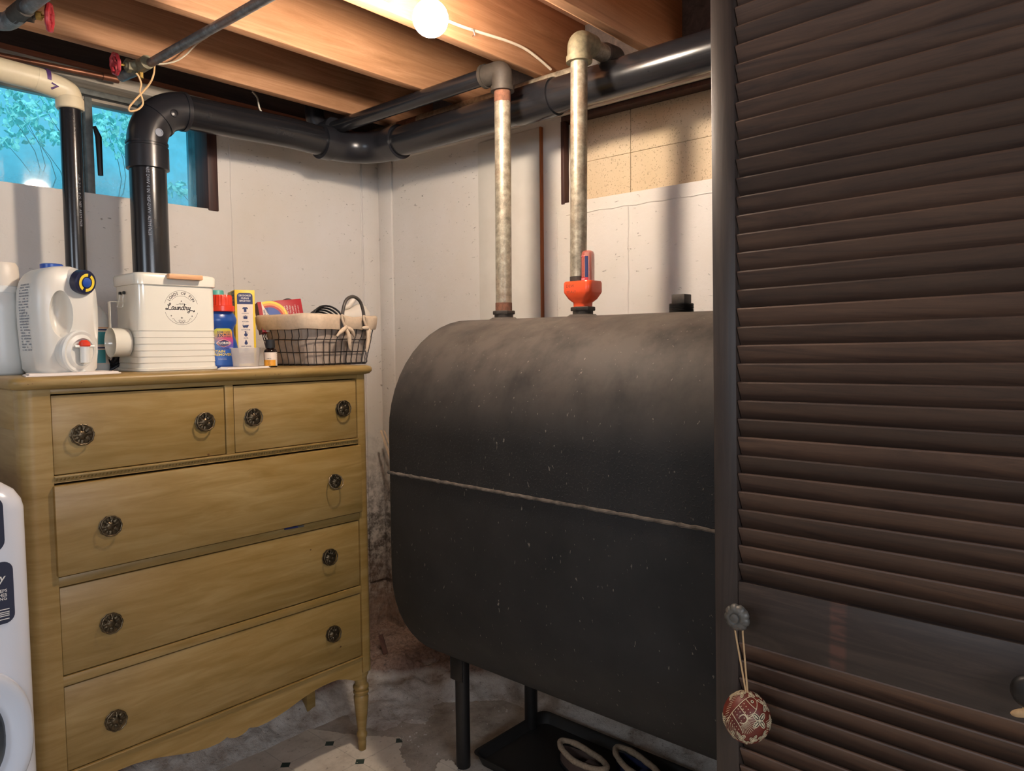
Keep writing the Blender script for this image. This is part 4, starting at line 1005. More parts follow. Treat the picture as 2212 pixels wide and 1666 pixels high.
build('handle', MB().box(sc.x-.0008, sc.x+.0008, -.548-.008, -.548+.008, sc.z+sr-.002, sc.z+sr+.072, .0006).box(sc.x, xl_-.011, -.548-.008, -.548+.008, sc.z+sr+.0705, sc.z+sr+.072, .0006), 'enamel_white', t)

# detergent jug with tap
jc = Vector((at(127, 700, 1, -.56).x, -.555, ZT+.005))
t = thing('detergent_jug', jc, 'big translucent white detergent jug with push-button tap and navy pour cap', 'jug')
t.rotation_euler = (0, 0, .10)
prof = [(0, .80), (.01, .90), (.05, .94), (.12, .99), (.17, 1.0), (.21, .97), (.236, .88), (.255, .72), (.266, .52), (.272, .30), (.274, .1)]
rings = [[(x, y, z) for x, y in rrect(0, 0, .082*g, .078*(.6+.4*g), .045*g, 6)] for z, g in prof]
b = build('body', MB().loft(rings), 'jug_plastic', t, smooth=60, local=True)
cut = build('cutter', MB().sphere((0, 0, 0), 1), 'jug_plastic', None, local=True)
def carve(o, c, r):
    cut.location = c; cut.scale = r; cut.parent = None
    cut.matrix_world = Matrix.Translation(Vector(c)) @ Matrix.Diagonal((*r, 1))
    bo = bpy.data.objects.new('tmp', o.data); COL.objects.link(bo); md = bo.modifiers.new('b', 'BOOLEAN'); md.operation = 'DIFFERENCE'; md.object = cut; md.solver = 'EXACT'
    bpy.context.view_layer.update(); dg = bpy.context.evaluated_depsgraph_get(); me = bpy.data.meshes.new_from_object(bo.evaluated_get(dg)); bpy.data.objects.remove(bo); o.data = me
carve(b, (-.024, -.090, .150), (.029, .052, .062)); carve(b, (.068, -.078, .150), (.014, .03, .075))
cut.location = (0, 0, 0)
bpy.data.objects.remove(cut)
b.data.name = 'body'; b.data.shade_smooth(); b.data.set_sharp_from_angle(angle=math.radians(40))
build('vent_cap', MB().lathe([(.026, .262), (.027, .268), (.027, .284), (.024, .286)], (.005, .035, 0), (0, 0, 1), 28), 'cap_blue', t, local=True)
ax = Vector((.30, -.92, -.16)).normalized(); c0 = Vector((.016, -.046, .240))
build('neck', MB().lathe([(.034, -.01), (.031, .01), (.026, .025), (.024, .045)], c0, ax, 28), 'jug_plastic', t, local=True)
cp = build('pour_cap', MB().lathe([(.024, .028), (.031, .030), (.0315, .05), (.029, .053), (.012, .053)], c0, ax, 32), 'cap_navy', t, local=True)
ce_ = c0+ax*.0535; e1 = ax.cross(Vector((0, 0, 1))).normalized()*-1; e2 = e1.cross(ax).normalized()*-1
if e2.z < 0: e2 = -e2
e1 = Vector((0, 0, 1)).cross(ax)*-1; e1.normalize()
rf_ = lambda u, v: ce_+e1*u+e2*v+ax*.0006
m = MB()
for a0, a1 in ((-60, 95), (120, 275)): stroke(m, rf_, arcp(.0195, a0, a1, 24), .0075)
build('cap_label', m, 'print_yellow', cp, smooth=0, local=True)
build('cap_button', MB().lathe([(.0125, .052), (.0125, .055), (.008, .057)], c0, ax, 24), 'cap_blue', cp, local=True)
ax2 = Vector((.34, -.93, -.08)).normalized(); c1 = Vector((.010, -.058, .052))
build('tap_barrel', MB().lathe([(.055, -.04), (.056, 0.0), (.053, .012)], c1, ax2, 40), 'jug_plastic', t, local=True)
tp = build('tap', MB().lathe([(.051, .008), (.0555, .012), (.056, .022), (.052, .026), (.045, .024), (.037, .030), (.0355, .030), (.034, .022), (.010, .021)], c1+Vector((0, 0, .003)), ax2, 40), 'white_plastic', t, local=True)
q = c1+ax2*.036+Vector((.000, 0, .006)); 
build('tap_spout', MB().tube([q+Vector((0, 0, -.030)), q+Vector((0, 0, .012))], .0115, 20).tube([q+Vector((-.024, 0, .012)), q+Vector((.024, 0, .012))], .0035, 8), 'white_plastic', tp, local=True)
build('tap_button', MB().lathe([(.0125, .012), (.0140, .015), (.0125, .023), (.007, .028)], q, (0, 0, 1), 24), 'cap_red', tp, local=True)
lt = MB(); random.seed(4)
def jf(u, v):
    z = .140+v; g = np.interp(z, [p[0] for p in prof], [p[1] for p in prof]); return (-.0826*g-.0004, -.010-u, z)
for k in range(24):
    z = .085-k*.0072; x = -.030
    while x < .022:
        w = random.uniform(.003, .009); w = min(w, .025-x)
        if random.random() < .85: patch(lt, jf, x, x+w*.8, z-.0017, z+.0017)
        x += w+.0015
stroke(lt, jf, arcp(.016, 0, 360, 24), .001)
build('back_label_print', lt, 'print_grey', t, smooth=0, local=True)
# folded napkins
def napkin(pts, label, zt=.004, layers=2):
    c = Vector((sum(p[0] for p in pts)/len(pts), sum(p[1] for p in pts)/len(pts), ZT))
    t = thing('paper_napkin', c, label, 'napkin')
    for L_ in range(layers):
        m = MB(); k = 1-.06*L_; P = [Vector((p[0]-c.x, p[1]-c.y))*k for p in pts]; N = len(P)
        low = [(p.x, p.y, .0003+L_*zt*.5) for p in P]; up_ = [(p.x*.995, p.y*.995, .0003+zt*.45+L_*zt*.5+.0025*abs(noise.noise(Vector((p.x*40, p.y*40, L_))))) for p in P]
        m.loft([low, up_]); build('fold', m, 'paper', t, local=True)
    return t
n1 = [(at(px, 806, 1, yy).x, yy) for px, yy in ((55, -.70), (100, -.705), (160, -.705), (205, -.70), (240, -.69), (258, -.68), (262, -.66), (250, -.62), (228, -.58), (180, -.50), (110, -.48), (60, -.52), (48, -.60))]
napkin(n1, 'folded white paper napkin under the detergent jug', .006)
n2 = [(at(px, 792, 1, yy).x, yy) for px, yy in ((470, -.65), (490, -.675), (510, -.66), (530, -.655), (555, -.66), (582, -.645), (585, -.60), (588, -.55), (575, -.50), (540, -.44), (500, -.44), (475, -.50))]
napkin(n2, 'crumpled white paper napkin under the small plastic cup', .004)

# white bottle with frosted cap
c = Vector((at(3, 700, 1, -.45).x, -.45, ZT))
t = thing('detergent_bottle', c, 'smooth white bottle with a frosted domed cap at the left end of the dresser', 'bottle')
build('body', MB().lathe([(.046, 0), (.050, .006), (.054, .03), (.050, .09), (.047, .13), (.051, .175), (.050, .192), (.046, .20), (.046, .222), (.044, .225)], c, (0, 0, 1), 40), 'white_plastic', t, smooth=60)
build('collar', MB().lathe([(.0465, .212), (.048, .214), (.048, .229), (.045, .232)], c, (0, 0, 1), 40), 'white_plastic', t)
build('cap', MB().lathe([(.046, .228), (.0455, .25), (.043, .282), (.038, .292), (.01, .294)], c, (0, 0, 1), 40), 'spray_white', t)
# blue and white bottle between jug and tin
c = Vector((at(208, 720, 1, -.40).x, -.40, ZT))
t = thing('spray_bottle', c, 'white bottle with blue striped label, half hidden between jug and tin', 'bottle')
build('body', MB().lathe([(.030, 0), (.032, .004), (.032, .145), (.029, .165), (.018, .18), (.014, .19)], c, (0, 0, 1), 32), 'white_plastic', t)
cf3 = lambda r: (lambda u, v: (c.x+r*math.sin(u/r), c.y-r*math.cos(u/r), ZT+v)); f3 = cf3(.0324)
f3b = cf3(.0328)
build('label', patch(MB(), f3, -.045, .045, .02, .128, 16), 'carton_cream', t)
build('blue_stripe', patch(MB(), f3b, -.045, .045, .066, .070, 16), 'print_navy', t); build('blue_stripe', patch(MB(), f3b, -.045, .045, .118, .122, 16), 'print_navy', t)
build('teal_block', patch(patch(MB(), f3b, -.03, .016, .078, .114, 10), f3b, -.03, .012, .024, .062, 10), 'print_teal', t)
build('red_stripe', patch(MB(), f3b, -.045, .045, .1245, .1265, 16), 'rainbow_orange', t)
lt = MB(); f4 = cf3(.0332)
for k in range(9): lettering(lt, 'Directions for use', .0042, f4, .030, .110-k*.0058, align='CENTER')
build('lettering', lt, 'print_black', t, smooth=0)
# black cables behind scoop
c = Vector((at(236, 760, 1, -.40).x, -.40, ZT)); m = MB(); random.seed(8); pts = []
for k in range(120):
    a = k*.42; r = .040+.012*math.sin(k*.37); pts.append((c.x+r*math.cos(a)*.8, c.y+.02*math.sin(k*.3), ZT+.055+r*math.sin(a)+.006*math.sin(k*.9)))
tag(build('power_cable', m.tube(pts, .004, 8), 'cable_black', base=(c.x, c.y, ZT)), 'tangled black cable coiled behind the hanging scoop', 'cable')

# blue stain-remover bottle
bb = Vector((at(481, 720, 1, -.52).x, -.52, ZT)); k_ = 1.0
t = thing('cleaner_bottle', bb, 'blue stain remover bottle with bright red cap and rainbow label', 'bottle')
pf = [(.046, 0), (.0495, .004), (.0505, .03), (.0495, .055), (.044, .08), (.037, .100), (.0335, .116), (.036, .128), (.044, .139), (.0465, .148), (.0435, .160), (.037, .171), (.031, .178), (.031, .19)]
def ell(r, z, q=.62): return [(bb.x+r*math.cos(a), bb.y+r*q*math.sin(a), ZT+z) for a in [2*PI*k/44 for k in range(44)]]
PZ = [p[1] for p in pf]; PRR = [p[0] for p in pf]
def sm(z): return float(np.interp(z, PZ, PRR))
rings = [ell(sm(z), z) for z in [0, .002, .004]+[.01*k for k in range(1, 19)]+[.19]]
build('body', MB().loft(rings), 'bottle_blue', t, smooth=60)
build('collar', MB().loft([ell(.0345, .176, 1), ell(.0375, .178, 1), ell(.0375, .193, 1), ell(.034, .195, 1)]), 'cap_red', t)
build('cap', MB().loft([[(bb.x+(r+.0008*math.cos(22*a))*math.cos(a), bb.y+(r+.0008*math.cos(22*a))*math.sin(a), ZT+z) for a in [2*PI*k/88 for k in range(88)]] for r, z in ((.031, .190), (.0305, .222), (.028, .228), (.01, .2285))]), 'cap_red', t, smooth=60)
def bf(lift, q=.62):
    def f(u, v):
        z = .066+v; r = sm(z)+lift; a = max(-1.45, min(1.45, u/(r*.86))); a += -.42
        return (bb.x+r*math.sin(a), bb.y-r*q*math.cos(a)-lift, ZT+z)
    return f
f1 = bf(.0004); m = MB(); nu = 16; rows = []
zz = [-.056, -.045, -.03, -.012, .005, .02, .034, .046, .054, .058]
for z in zz:
    w = {-.056: .028, .054: .026, .058: .018}.get(z, .031 if z < .03 else .029); rows.append([f1(-w+2*w*k/nu+.004, z) for k in range(nu+1)])
m.v = [p for r in rows for p in r]; m.f = [(j*(nu+1)+i, j*(nu+1)+i+1, (j+1)*(nu+1)+i+1, (j+1)*(nu+1)+i) for j in range(len(zz)-1) for i in range(nu)]
lb = build('label', m, 'colour_label', t, smooth=80)
f2 = bf(.0008); lt = MB(); U0 = .006
lettering(lt, 'REMOVES', .0088, f2, U0, .046, bold=.015); lettering(lt, '3X', .0155, f2, U0-.0105, .0355, bold=.02); lettering(lt, 'MORE', .0080, f2, U0+.0105, .039, bold=.015); lettering(lt, 'STAINS', .0066, f2, U0+.0105, .032, bold=.015)
build('lettering', lt, 'print_navy', lb, smooth=0)
dm = lambda s_, fn: poly2(MB(), fn, [(U0-.022*s_, .012), (U0-.014*s_, .0185*1 if s_ < 1 else .019), (U0, .012+.0125*s_), (U0+.014*s_, .019), (U0+.022*s_, .012), (U0+.014*s_, .005), (U0, .012-.0125*s_), (U0-.014*s_, .005)])
build('logo_edge', dm(1.0, bf(.0010)), 'print_white', lb, smooth=0); build('logo', dm(.92, bf(.0014)), 'print_red', lb, smooth=0); build('logo_field', dm(.76, bf(.0018)), 'print_navy', lb, smooth=0)
lt = MB(); f5 = bf(.0024); lettering(lt, 'CLOROX', .0098, f5, U0, .012, bold=.02, sx_=.86); lettering(lt, 'NEW', .0042, bf(.001), U0+.021, -.0035, bold=.02); lettering(lt, 'for use with bleach', .0030, bf(.001), U0-.004, -.034); lettering(lt, 'on colors & whites', .0030, bf(.001), U0-.004, -.038)
build('lettering', lt, 'print_white', lb, smooth=0)
lt = MB(); lettering(lt, '2', .006, f2, U0-.018, -.005, bold=.01); lettering(lt, 'COLORS', .0078, f2, U0+.0, -.005, bold=.01); build('lettering', lt, 'print_navy', lb, smooth=0)
lt = MB(); lettering(lt, 'STAIN', .0115, f2, U0-.012, -.0135, bold=.015); lettering(lt, 'REMOVER', .0105, f2, U0-.002, -.0235, bold=.015); build('lettering', lt, 'print_yellow', lb, smooth=0)
# teal-capped bottle peeping out behind
c = Vector((at(470, 700, 1, -.42).x, -.42, ZT))
t = thing('cleaner_bottle', c, 'teal-capped bottle mostly hidden behind the red-capped bottle', 'bottle')
build('body', MB().lathe([(.034, 0), (.036, .005), (.036, .17), (.030, .20), (.018, .212)], c, (0, 0, 1), 28), 'white_plastic', t); build('cap', MB().lathe([(.022, .208), (.022, .246), (.020, .250)], c, (0, 0, 1), 24), 'cap_teal', t)

# yellow carton
e1 = Vector((.94, -.34, 0)).normalized(); e2 = Vector((.34, .94, 0)).normalized()
c0 = at(508.5, 700, 1, -.50); c0.z = ZT; BW, BD, BH = .062, .15, .249
t = thing('powder_carton', c0, 'tall yellow carton with a column of dark cleaning icons', 'carton')
m = MB(); m.box(0, BW, 0, BD, 0, BH, .001); mt = Matrix(((e1.x, e2.x, 0, c0.x), (e1.y, e2.y, 0, c0.y), (0, 0, 1, c0.z), (0, 0, 0, 1))); m.xf(mt)
build('box', m, 'carton_yellow', t)
Vz = Vector((0, 0, 1))
pf1 = plane_fn(c0, e1, Vz, .0006); pf2 = plane_fn(c0, e1, Vz, .0010); pf3 = plane_fn(c0, e1, Vz, .0014)
x0, x1 = .007, .055
pn_ = build('white_panel', patch(MB(), pf1, x0, x1, .012, BH-.045), 'carton_cream', t, smooth=0)
top = rrect((x0+x1)/2, BH-.03, (x1-x0)/2, .020, .010, 5); top = [(a, b if b > BH-.03 else BH-.046) for a, b in top]
hd = build('header', poly2(MB(), pf2, top), 'print_navy', t, smooth=0)
lt = MB(); cxb = (x0+x1)/2
lettering(lt, 'DEODORIZE', .0078, pf3, cxb, BH-.0185, bold=.015, sx_=.85); lettering(lt, 'CLEAN', .0078, pf3, cxb, BH-.027, bold=.015); lettering(lt, 'BRIGHTEN', .0078, pf3, cxb, BH-.0355, bold=.015, sx_=.9); build('lettering', lt, 'print_white', hd, smooth=0)
ic = MB(); ics = []; ys_ = [BH-.062-.0265*k for k in range(6)]
ic_ = MB(); ics.append(ic_); y = ys_[0]; poly2(ic_, pf2, [(cxb-.004, y-.009), (cxb+.004, y-.009), (cxb+.004, y+.002), (cxb+.0065, y-.0005), (cxb+.009, y+.003), (cxb+.0045, y+.007), (cxb+.002, y+.0065), (cxb-.002, y+.0065), (cxb-.0045, y+.007), (cxb-.009, y+.003), (cxb-.0065, y-.0005), (cxb-.004, y+.002)])
ic_ = MB(); ics.append(ic_); y = ys_[1]; patch(ic_, pf2, cxb-.006, cxb+.006, y-.005, y+.003); patch(ic_, pf2, cxb-.009, cxb+.009, y+.001, y+.0022); patch(ic_, pf2, cxb-.006, cxb+.006, y+.0036, y+.0052); patch(ic_, pf2, cxb-.001, cxb+.001, y+.0052, y+.0068)
ic_ = MB(); ics.append(ic_); y = ys_[2]; poly2(ic_, pf2, [(cxb-.010, y+.001), (cxb-.008, y-.0045), (cxb-.006, y-.006), (cxb+.005, y-.006), (cxb+.007, y-.0045), (cxb+.010, y+.002), (cxb+.009, y+.0025), (cxb-.007, y+.001)]); stroke(ic_, pf2, [(cxb-.008, y+.001), (cxb-.008, y+.006), (cxb-.006, y+.006)], .001); patch(ic_, pf2, cxb-.006, cxb-.004, y-.0075, y-.006); patch(ic_, pf2, cxb+.003, cxb+.005, y-.0075, y-.006)
ic_ = MB(); ics.append(ic_); y = ys_[3]; poly2(ic_, pf2, [(cxb+.0055*math.cos(a), y-.003+.0055*math.sin(a)) for a in [2*PI*k/16 for k in range(16)]]); patch(ic_, pf2, cxb-.002, cxb+.002, y+.001, y+.007); poly2(ic_, pf2, [(cxb-.005, y+.0085), (cxb-.002, y+.005), (cxb+.003, y+.0085)]); stroke(ic_, pf2, [(cxb+.002, y+.006), (cxb+.006, y+.006), (cxb+.007, y+.002), (cxb+.005, y-.001)], .001)
ic_ = MB(); ics.append(ic_); y = ys_[4]; poly2(ic_, pf2, [(cxb+.0052*math.cos(a), y-.003+.0052*math.sin(a)) for a in [PI+PI*k/10 for k in range(11)]]+[(cxb+.004, y), (cxb, y+.009), (cxb-.004, y)])
y = ys_[5]; gi = MB(); poly2(gi, pf2, [(cxb-.009, y), (cxb, y-.009), (cxb+.009, y), (cxb, y+.009)])
for y, s_ in zip(ys_, ('LAUNDRY', 'KITCHEN', 'BATHROOM', 'SILVER', 'HARD WATER', 'UPHOLSTERY')): build('lettering', lettering(MB(), s_, .0048, pf2, cxb, y-.0135, bold=.015), 'print_navy', pn_, smooth=0)
ic = MB(); lettering(ic, 'AND MORE!', .0042, pf2, cxb, ys_[5]-.024, bold=.01)
for q_ in ics: build('icon', q_, 'print_navy', pn_, smooth=0)
build('icon', gi, 'print_grey', pn_, smooth=0); build('lettering', ic, 'print_navy', pn_, smooth=0)
ft = build('footer', patch(MB(), pf2, x0+.001, x1-.001, .012, .047), 'print_navy', t, smooth=0)
lt = MB(); lettering(lt, 'THE MONEY-BACK', .005, pf3, cxb, .043, bold=.01); lettering(lt, 'GUARANTEE', .005, pf3, cxb, .037, bold=.01)
for k in range(4): lettering(lt, 'if not fully satisfied', .0042, pf3, cxb, .030-k*.0055)
build('lettering', lt, 'print_white', ft, smooth=0)
pfl = plane_fn(c0+e2*BD, -e2, Vz, .0008); pfl2 = plane_fn(c0+e2*BD, -e2, Vz, .0012)
bn = build('side_badge', poly2(MB(), pfl, [(BD-.058, BH-.004), (BD-.056, BH-.03), (BD-.045, BH-.055), (BD-.028, BH-.068), (BD-.002, BH-.072), (BD-.002, BH-.004)]), 'print_navy', t, smooth=0)
lt = MB()
for k, (s_, z_) in enumerate((('VERSATILE', .0078), ('STAIN', .0078), ('FIGHTER', .0078), ('15%', .014))): lettering(lt, s_, z_, pfl2, BD-.027, BH-.012-k*.0105-(.004 if k == 3 else 0), bold=.01)
lettering(lt, 'MORE FREE', .006, pfl2, BD-.024, BH-.056)
build('lettering', lt, 'print_yellow', bn, smooth=0)

# small cup and dropper bottle
c = at(531.5, 788, 1, -.60); c.z = ZT+.0045
t = thing('measuring_cup', c, 'small empty frosted plastic cup in front of the yellow carton', 'cup')
build('wall', MB().lathe([(.010, .0005), (.036, 0), (.038, .003), (.0435, .056), (.0445, .058), (.0435, .0585), (.0425, .056), (.037, .004), (.010, .0025)], c, (0, 0, 1), 40), 'clear_plastic', t, smooth=50)
c = Vector((at(584.5, 780, 1, -.60).x, -.60, ZT))
t = thing('dropper_bottle', c, 'tiny dark glass bottle with black screw cap and cream and orange label', 'bottle')
build('glass', MB().lathe([(.019, 0), (.0205, .002), (.0205, .050), (.018, .056), (.012, .060), (.012, .066)], c, (0, 0, 1), 32), 'amber_glass', t, smooth=50)
build('cap', MB().lathe([(.0145, .062), (.0145, .068), (.0142, .087), (.0125, .0885)], c, (0, 0, 1), 32, lambda a, r: 1+.01*math.cos(32*a)), 'black_rubber', t)
cfd = lambda r: (lambda u, v: (c.x+r*math.sin(u/r-.3), c.y-r*math.cos(u/r-.3), ZT+v)); 
l1 = build('label', patch(MB(), cfd(.0208), -.028, .027, .005, .048, 20), 'carton_cream', t, smooth=60)
build('orange_block', patch(MB(), cfd(.0211), -.028, .012, .005, .024, 14), 'print_orange', l1, smooth=60)
lt = MB()
for k in range(4): lettering(lt, ('LEMON', 'PURE', 'OIL', '15 ml')[k], .0042, cfd(.0214), -.010, (.028, .020, .014, .009)[k], bold=.01)
for k in range(7): lettering(lt, 'warning', .003, cfd(.0214), .021, .044-k*.006)
build('lettering', lt, 'print_black', l1, smooth=0)

# ------------------------------------------------------------------ wire basket
C0 = Vector((at(671, 672, 1, -.645).x, -.645, ZT)); e1 = Vector((.974, .225, 0)).normalized(); e2 = Vector((-.225, .974, 0)).normalized()
HX, HY, BHT = .186, .140, .165
bcn = C0+e1*HX+e2*HY; ang = math.atan2(e1.y, e1.x)
t = thing('wire_basket', bcn, 'black wire basket with a beige cloth liner tied in bows', 'basket'); t.rotation_euler = (0, 0, ang)
def ring_pts(z, g=0, n=80, r=.07):
    f = z/BHT; hx = HX*(.80+.20*f)+g; hy = HY*(.80+.20*f)+g; out = []
    base = rrect(0, 0, hx, hy, r*(.8+.2*f), 10)
    # resample evenly
    P = [Vector((a, b)) for a, b in base]; P.append(P[0]); L = [0]
    for i in range(1, len(P)): L.append(L[-1]+(P[i]-P[i-1]).length)
    xs = [p.x for p in P]; ysx = [p.y for p in P]
    for k in range(n):
        s_ = L[-1]*k/n; out.append((float(np.interp(s_, L, xs)), float(np.interp(s_, L, ysx)), z+.003*math.sin(k*.6)*f*.6))
    return out
NW = 36
for z in (.004, .045, .088, .128): build('hoop_wire', MB().tube(ring_pts(z, .001, 80), .0017, 6, loop=True), 'wire_black', t, local=True)
allr = [ring_pts(BHT*k/10, .0028, NW*4) for k in range(11)]; b0 = ring_pts(.002, -.03, NW*4)
for k in range(NW):
    pts = [b0[k*4]]+[allr[j][(k*4+ (1 if j > 5 else 0)) % (NW*4)] for j in range(0, 10)]
    build('rib_wire', MB().tube(cat(pts, 2), .0015, 6), 'wire_black', t, local=True)
m = MB()
for k in range(-4, 5): m.tube([(k*.03, -HY*.76, .002), (k*.03, HY*.76, .002)], .0015, 6)
build('floor_wires', m, 'wire_black', t, local=True)
rings = []
for j in range(12):
    z = .006+(.145-.006)*j/11; rings.append([(x*(1+.03*noise.noise(Vector((x*22, y*22, z*14)))), y*(1+.03*noise.noise(Vector((x*22, y*22, z*14+9)))), z) for x, y, _ in ring_pts(z, -.006, 120)])
ln = build('liner', MB().loft(rings, False), 'linen_shade', t, local=True, smooth=80)
m = MB(); m.v = [tuple(p) for p in rings[0]]; m.f = [tuple(range(120))]; build('liner_floor', m, 'linen_shade', ln, local=True)
rings = []
for z, g in ((.122, .009), (.128, .0105), (.150, .010), (.165, .008), (.172, .004), (.173, -.001), (.168, -.006), (.14, -.008)):
    rr_ = []
    for i, (x, y, zz_) in enumerate(ring_pts(z, g, 160)):
        w = noise.noise(Vector((x*26, y*26, z*10))); gath = 1 if (x > .05 or y > .1) else .35
        d = Vector((x, y)).normalized()*w*.006*gath
        sag = -.010*max(0, 1-abs(x-.03)/.06) if y < 0 and z > .14 else 0
        rr_.append((x+d.x, y+d.y, z+.004*noise.noise(Vector((x*14, y*14, 2)))+sag))
    rings.append(rr_)
build('cloth_band', MB().loft(rings, False), 'linen', t, local=True, smooth=80)
for sy in (-1, 1):
    yy = sy*(HY+.013); xa, xb = -.045, .062
    pts = cat([(xa-.004, yy, .118), (xa-.003, yy, .15), (xa, yy, .185), (xa+.018, yy, .222), ((xa+xb)/2, yy, .236), (xb-.018, yy, .222), (xb, yy, .185), (xb+.003, yy, .15), (xb+.004, yy, .118)], 5)
    hd_ = build('handle', MB().tube(pts, .0058, 12), 'handle_grey', t, local=True)
def bow(x, s_=1.0, tail=((-.04, -.03), (.05, -.032), (.025, -.075))):
    yy = -(HY+.022); m = MB(); z0 = .128
    m.sphere((x, yy-.003, z0), .009, .006, .008, 12, 8)
    for dx, dz in tail:
        n = 9; rs = [[], []]; pts = []
        for k in range(n+1):
            f = k/n; pts.append((x+dx*f+.004*math.sin(f*5), yy-.004*math.sin(f*3), z0+dz*f+.010*math.sin(f*PI)*(.6 if abs(dx) > .03 else 0)))
        m.tube(pts, [.0024+.0055*math.sin(PI*min(1, .15+.8*k/n)) for k in range(n+1)], 6)
    # upright loop
    m.tube(cat([(x, yy, z0), (x-.016, yy-.004, z0+.022), (x-.018, yy-.002, z0+.042), (x-.006, yy-.004, z0+.030), (x, yy, z0)], 4), .0038, 6)
    return build('bow', m, 'linen', t, local=True, smooth=60)
bow(-.045); bow(.068, 1, ((-.022, .0), (.012, -.03), (.0, -.085)))
zi = ZT+.01
def in_b(px, py, yy): return at(px, py, 1, yy)
# red rainbow box lying in the basket
a = in_b(571, 640, -.50); b = in_b(598, 632, -.50)
t = thing('sheet_box', (in_b(610, 670, -.48).x, -.48, ZT+.10), 'small red box with a rainbow arc, tilted in the basket', 'box')
t.rotation_euler = (math.radians(-10), math.radians(-6), math.radians(-16))
bw, bh, bd_ = .150, .105, .05
t.location = (in_b(605, 668, -.42).x, -.42, in_b(605, 668, -.42).z-.026)
m = MB().box(-bw/2, bw/2, -bd_/2, bd_/2, -bh/2, bh/2, .001); bx_ = build('box', m, 'carton_red', t, local=True)
build('end_flap', MB().box(-bw/2-.0008, -bw/2, -bd_/2, bd_/2, -bh/2, bh/2), 'carton_brown', t, local=True, smooth=0)
fb = lambda l: (lambda u, v: (u, -bd_/2-l, v))
build('white_strip', patch(MB(), fb(.0005), -bw/2+.012, -bw/2+.034, -bh/2, bh/2), 'carton_cream', t, local=True, smooth=0)
cxr, czr, = -bw/2+.040, .014
for k, (mt_, r0, r1) in enumerate((('print_yellow', .054, .062), ('rainbow_orange', .046, .054), ('carton_red', .039, .046))):
    stroke_m = MB(); pts = [(cxr-.006+(r0+r1)/2*math.cos(a_), czr-.02+(r0+r1)/2*.95*math.sin(a_)) for a_ in [math.radians(5+105*j/24) for j in range(25)]]
    stroke(stroke_m, fb(.0008+.0002*k), pts, r1-r0); build('rainbow_band', stroke_m, mt_, t, local=True, smooth=0)
build('rainbow_band', poly2(MB(), fb(.0007), [(cxr-.006+.039*math.cos(math.radians(110-110*j/16)), czr-.02+.037*math.sin(math.radians(110-110*j/16))) for j in range(17)]+[(cxr-.004, czr-.02)]), 'carton_blue', t, local=True, smooth=0)
lt = MB()
for s_, uu in (('COLORS', -bw/2+.018), ('SMALL LOAD', -bw/2+.0275)):
    gv, gf = glyphs(s_, .010, bold=.02); lt.add([(uu-y, -bd_/2-.0012, x+.005) for x, y in gv], gf)
build('lettering', lt, 'print_navy', t, local=True, smooth=0)
lt = MB()
for k, (s_, sz) in enumerate((('Traps Dyes', .008), ('In The Wash', .008), ('So You Can', .008), ('Mix Loads', .008), ('catches loose dyes', .0055), ('protects colors', .0055))):
    gv, gf = glyphs(s_, sz, bold=.005); lt.add([(.012+k*.0095-y, -bd_/2-.0008, x+.012) for x, y in gv], gf)
build('lettering', lt, 'print_white', t, local=True, smooth=0)
# black coiled cable and white spray head in the basket
t = thing('power_cable', (in_b(712, 668, -.5).x, -.50, ZT+.135), 'bundle of black cable loops lying in the basket beside its handle', 'cable')
m = MB()
for k in range(7):
    c = t.location+Vector((-.004*k, .01*k-.03, -.004*k)); m.tube([c+Vector((-.055+.0*k+.062*math.cos(a_)+.03, .015*math.sin(a_), .02+(.052-.003*k)*math.sin(a_))) for a_ in [2*PI*j/28 for j in range(28)]], .0035, 8, loop=True)
build('loops', m, 'cable_black', t)
cc = in_b(757, 682, -.47)
t = thing('trigger_sprayer', (cc.x, -.47, ZT+.08), 'cream trigger sprayer bottle lying in the basket behind the handle', 'bottle')
m = MB(); rings = []
for x_, ry_, rz_2 in ((-.075, .02, .010), (-.06, .026, .018), (-.03, .030, .026), (.0, .032, .032), (.03, .034, .044), (.055, .030, .040), (.075, .02, .02)):
    rings.append([(cc.x+x_, -.47+ry_*math.cos(a_), cc.z-.004+rz_2*math.sin(a_)+x_*.12) for a_ in [2*PI*k/20 for k in range(20)]])
build('body', m.loft(rings), 'spray_white', t, smooth=60)
build('nozzle', MB().tube([(cc.x-.035, -.475, cc.z+.028), (cc.x-.012, -.475, cc.z+.033), (cc.x+.008, -.475, cc.z+.055), (cc.x+.016, -.475, cc.z+.070)], [.008, .009, .010, .013], 12), 'spray_white', t)
# ------------------------------------------------------------------ louvered door
DX = -.862; e = at(1561, 780, 0, DX); yL = e.y
t = thing('door_1', (DX, yL, .012), 'dark brown louvered wooden door with a mid rail, in front of the tank', 'door', kind='structure')
t.rotation_euler = (0, -.0150, math.radians(-93.7))
DW = .78; TH = .030; SW = .048
def L(name, mb, mat, parent=t, **k): return build(name, mb, mat, parent, local=True, **k)
Z0_ = .012
L('stile', MB().box(0, SW, 0, TH, 0, 2.12, .0015), 'door_dark'); L('stile', MB().box(DW-SW, DW, 0, TH, 0, 2.12, .0015), 'door_dark')
zm0, zm1 = .822-Z0_, .940-Z0_
L('rail', MB().box(SW+.0005, DW-SW-.0005, .001, TH-.001, zm0, zm1, .0015), 'door_rail'); L('rail', MB().box(SW, DW-SW, .001, TH-.001, 0, .14, .0015), 'door_dark_y'); L('rail', MB().box(SW, DW-SW, .001, TH-.001, 2.05, 2.12, .0015), 'door_dark_y')
pitch = .03455
sm_ = MB(); rings = []
cs = [(.0015, .0), (.0032, .0028), (.0185, -.0385), (.0225, -.0425), (.0205, -.0405), (.0245, -.041), (.0095, .0), (.006, .0038)]
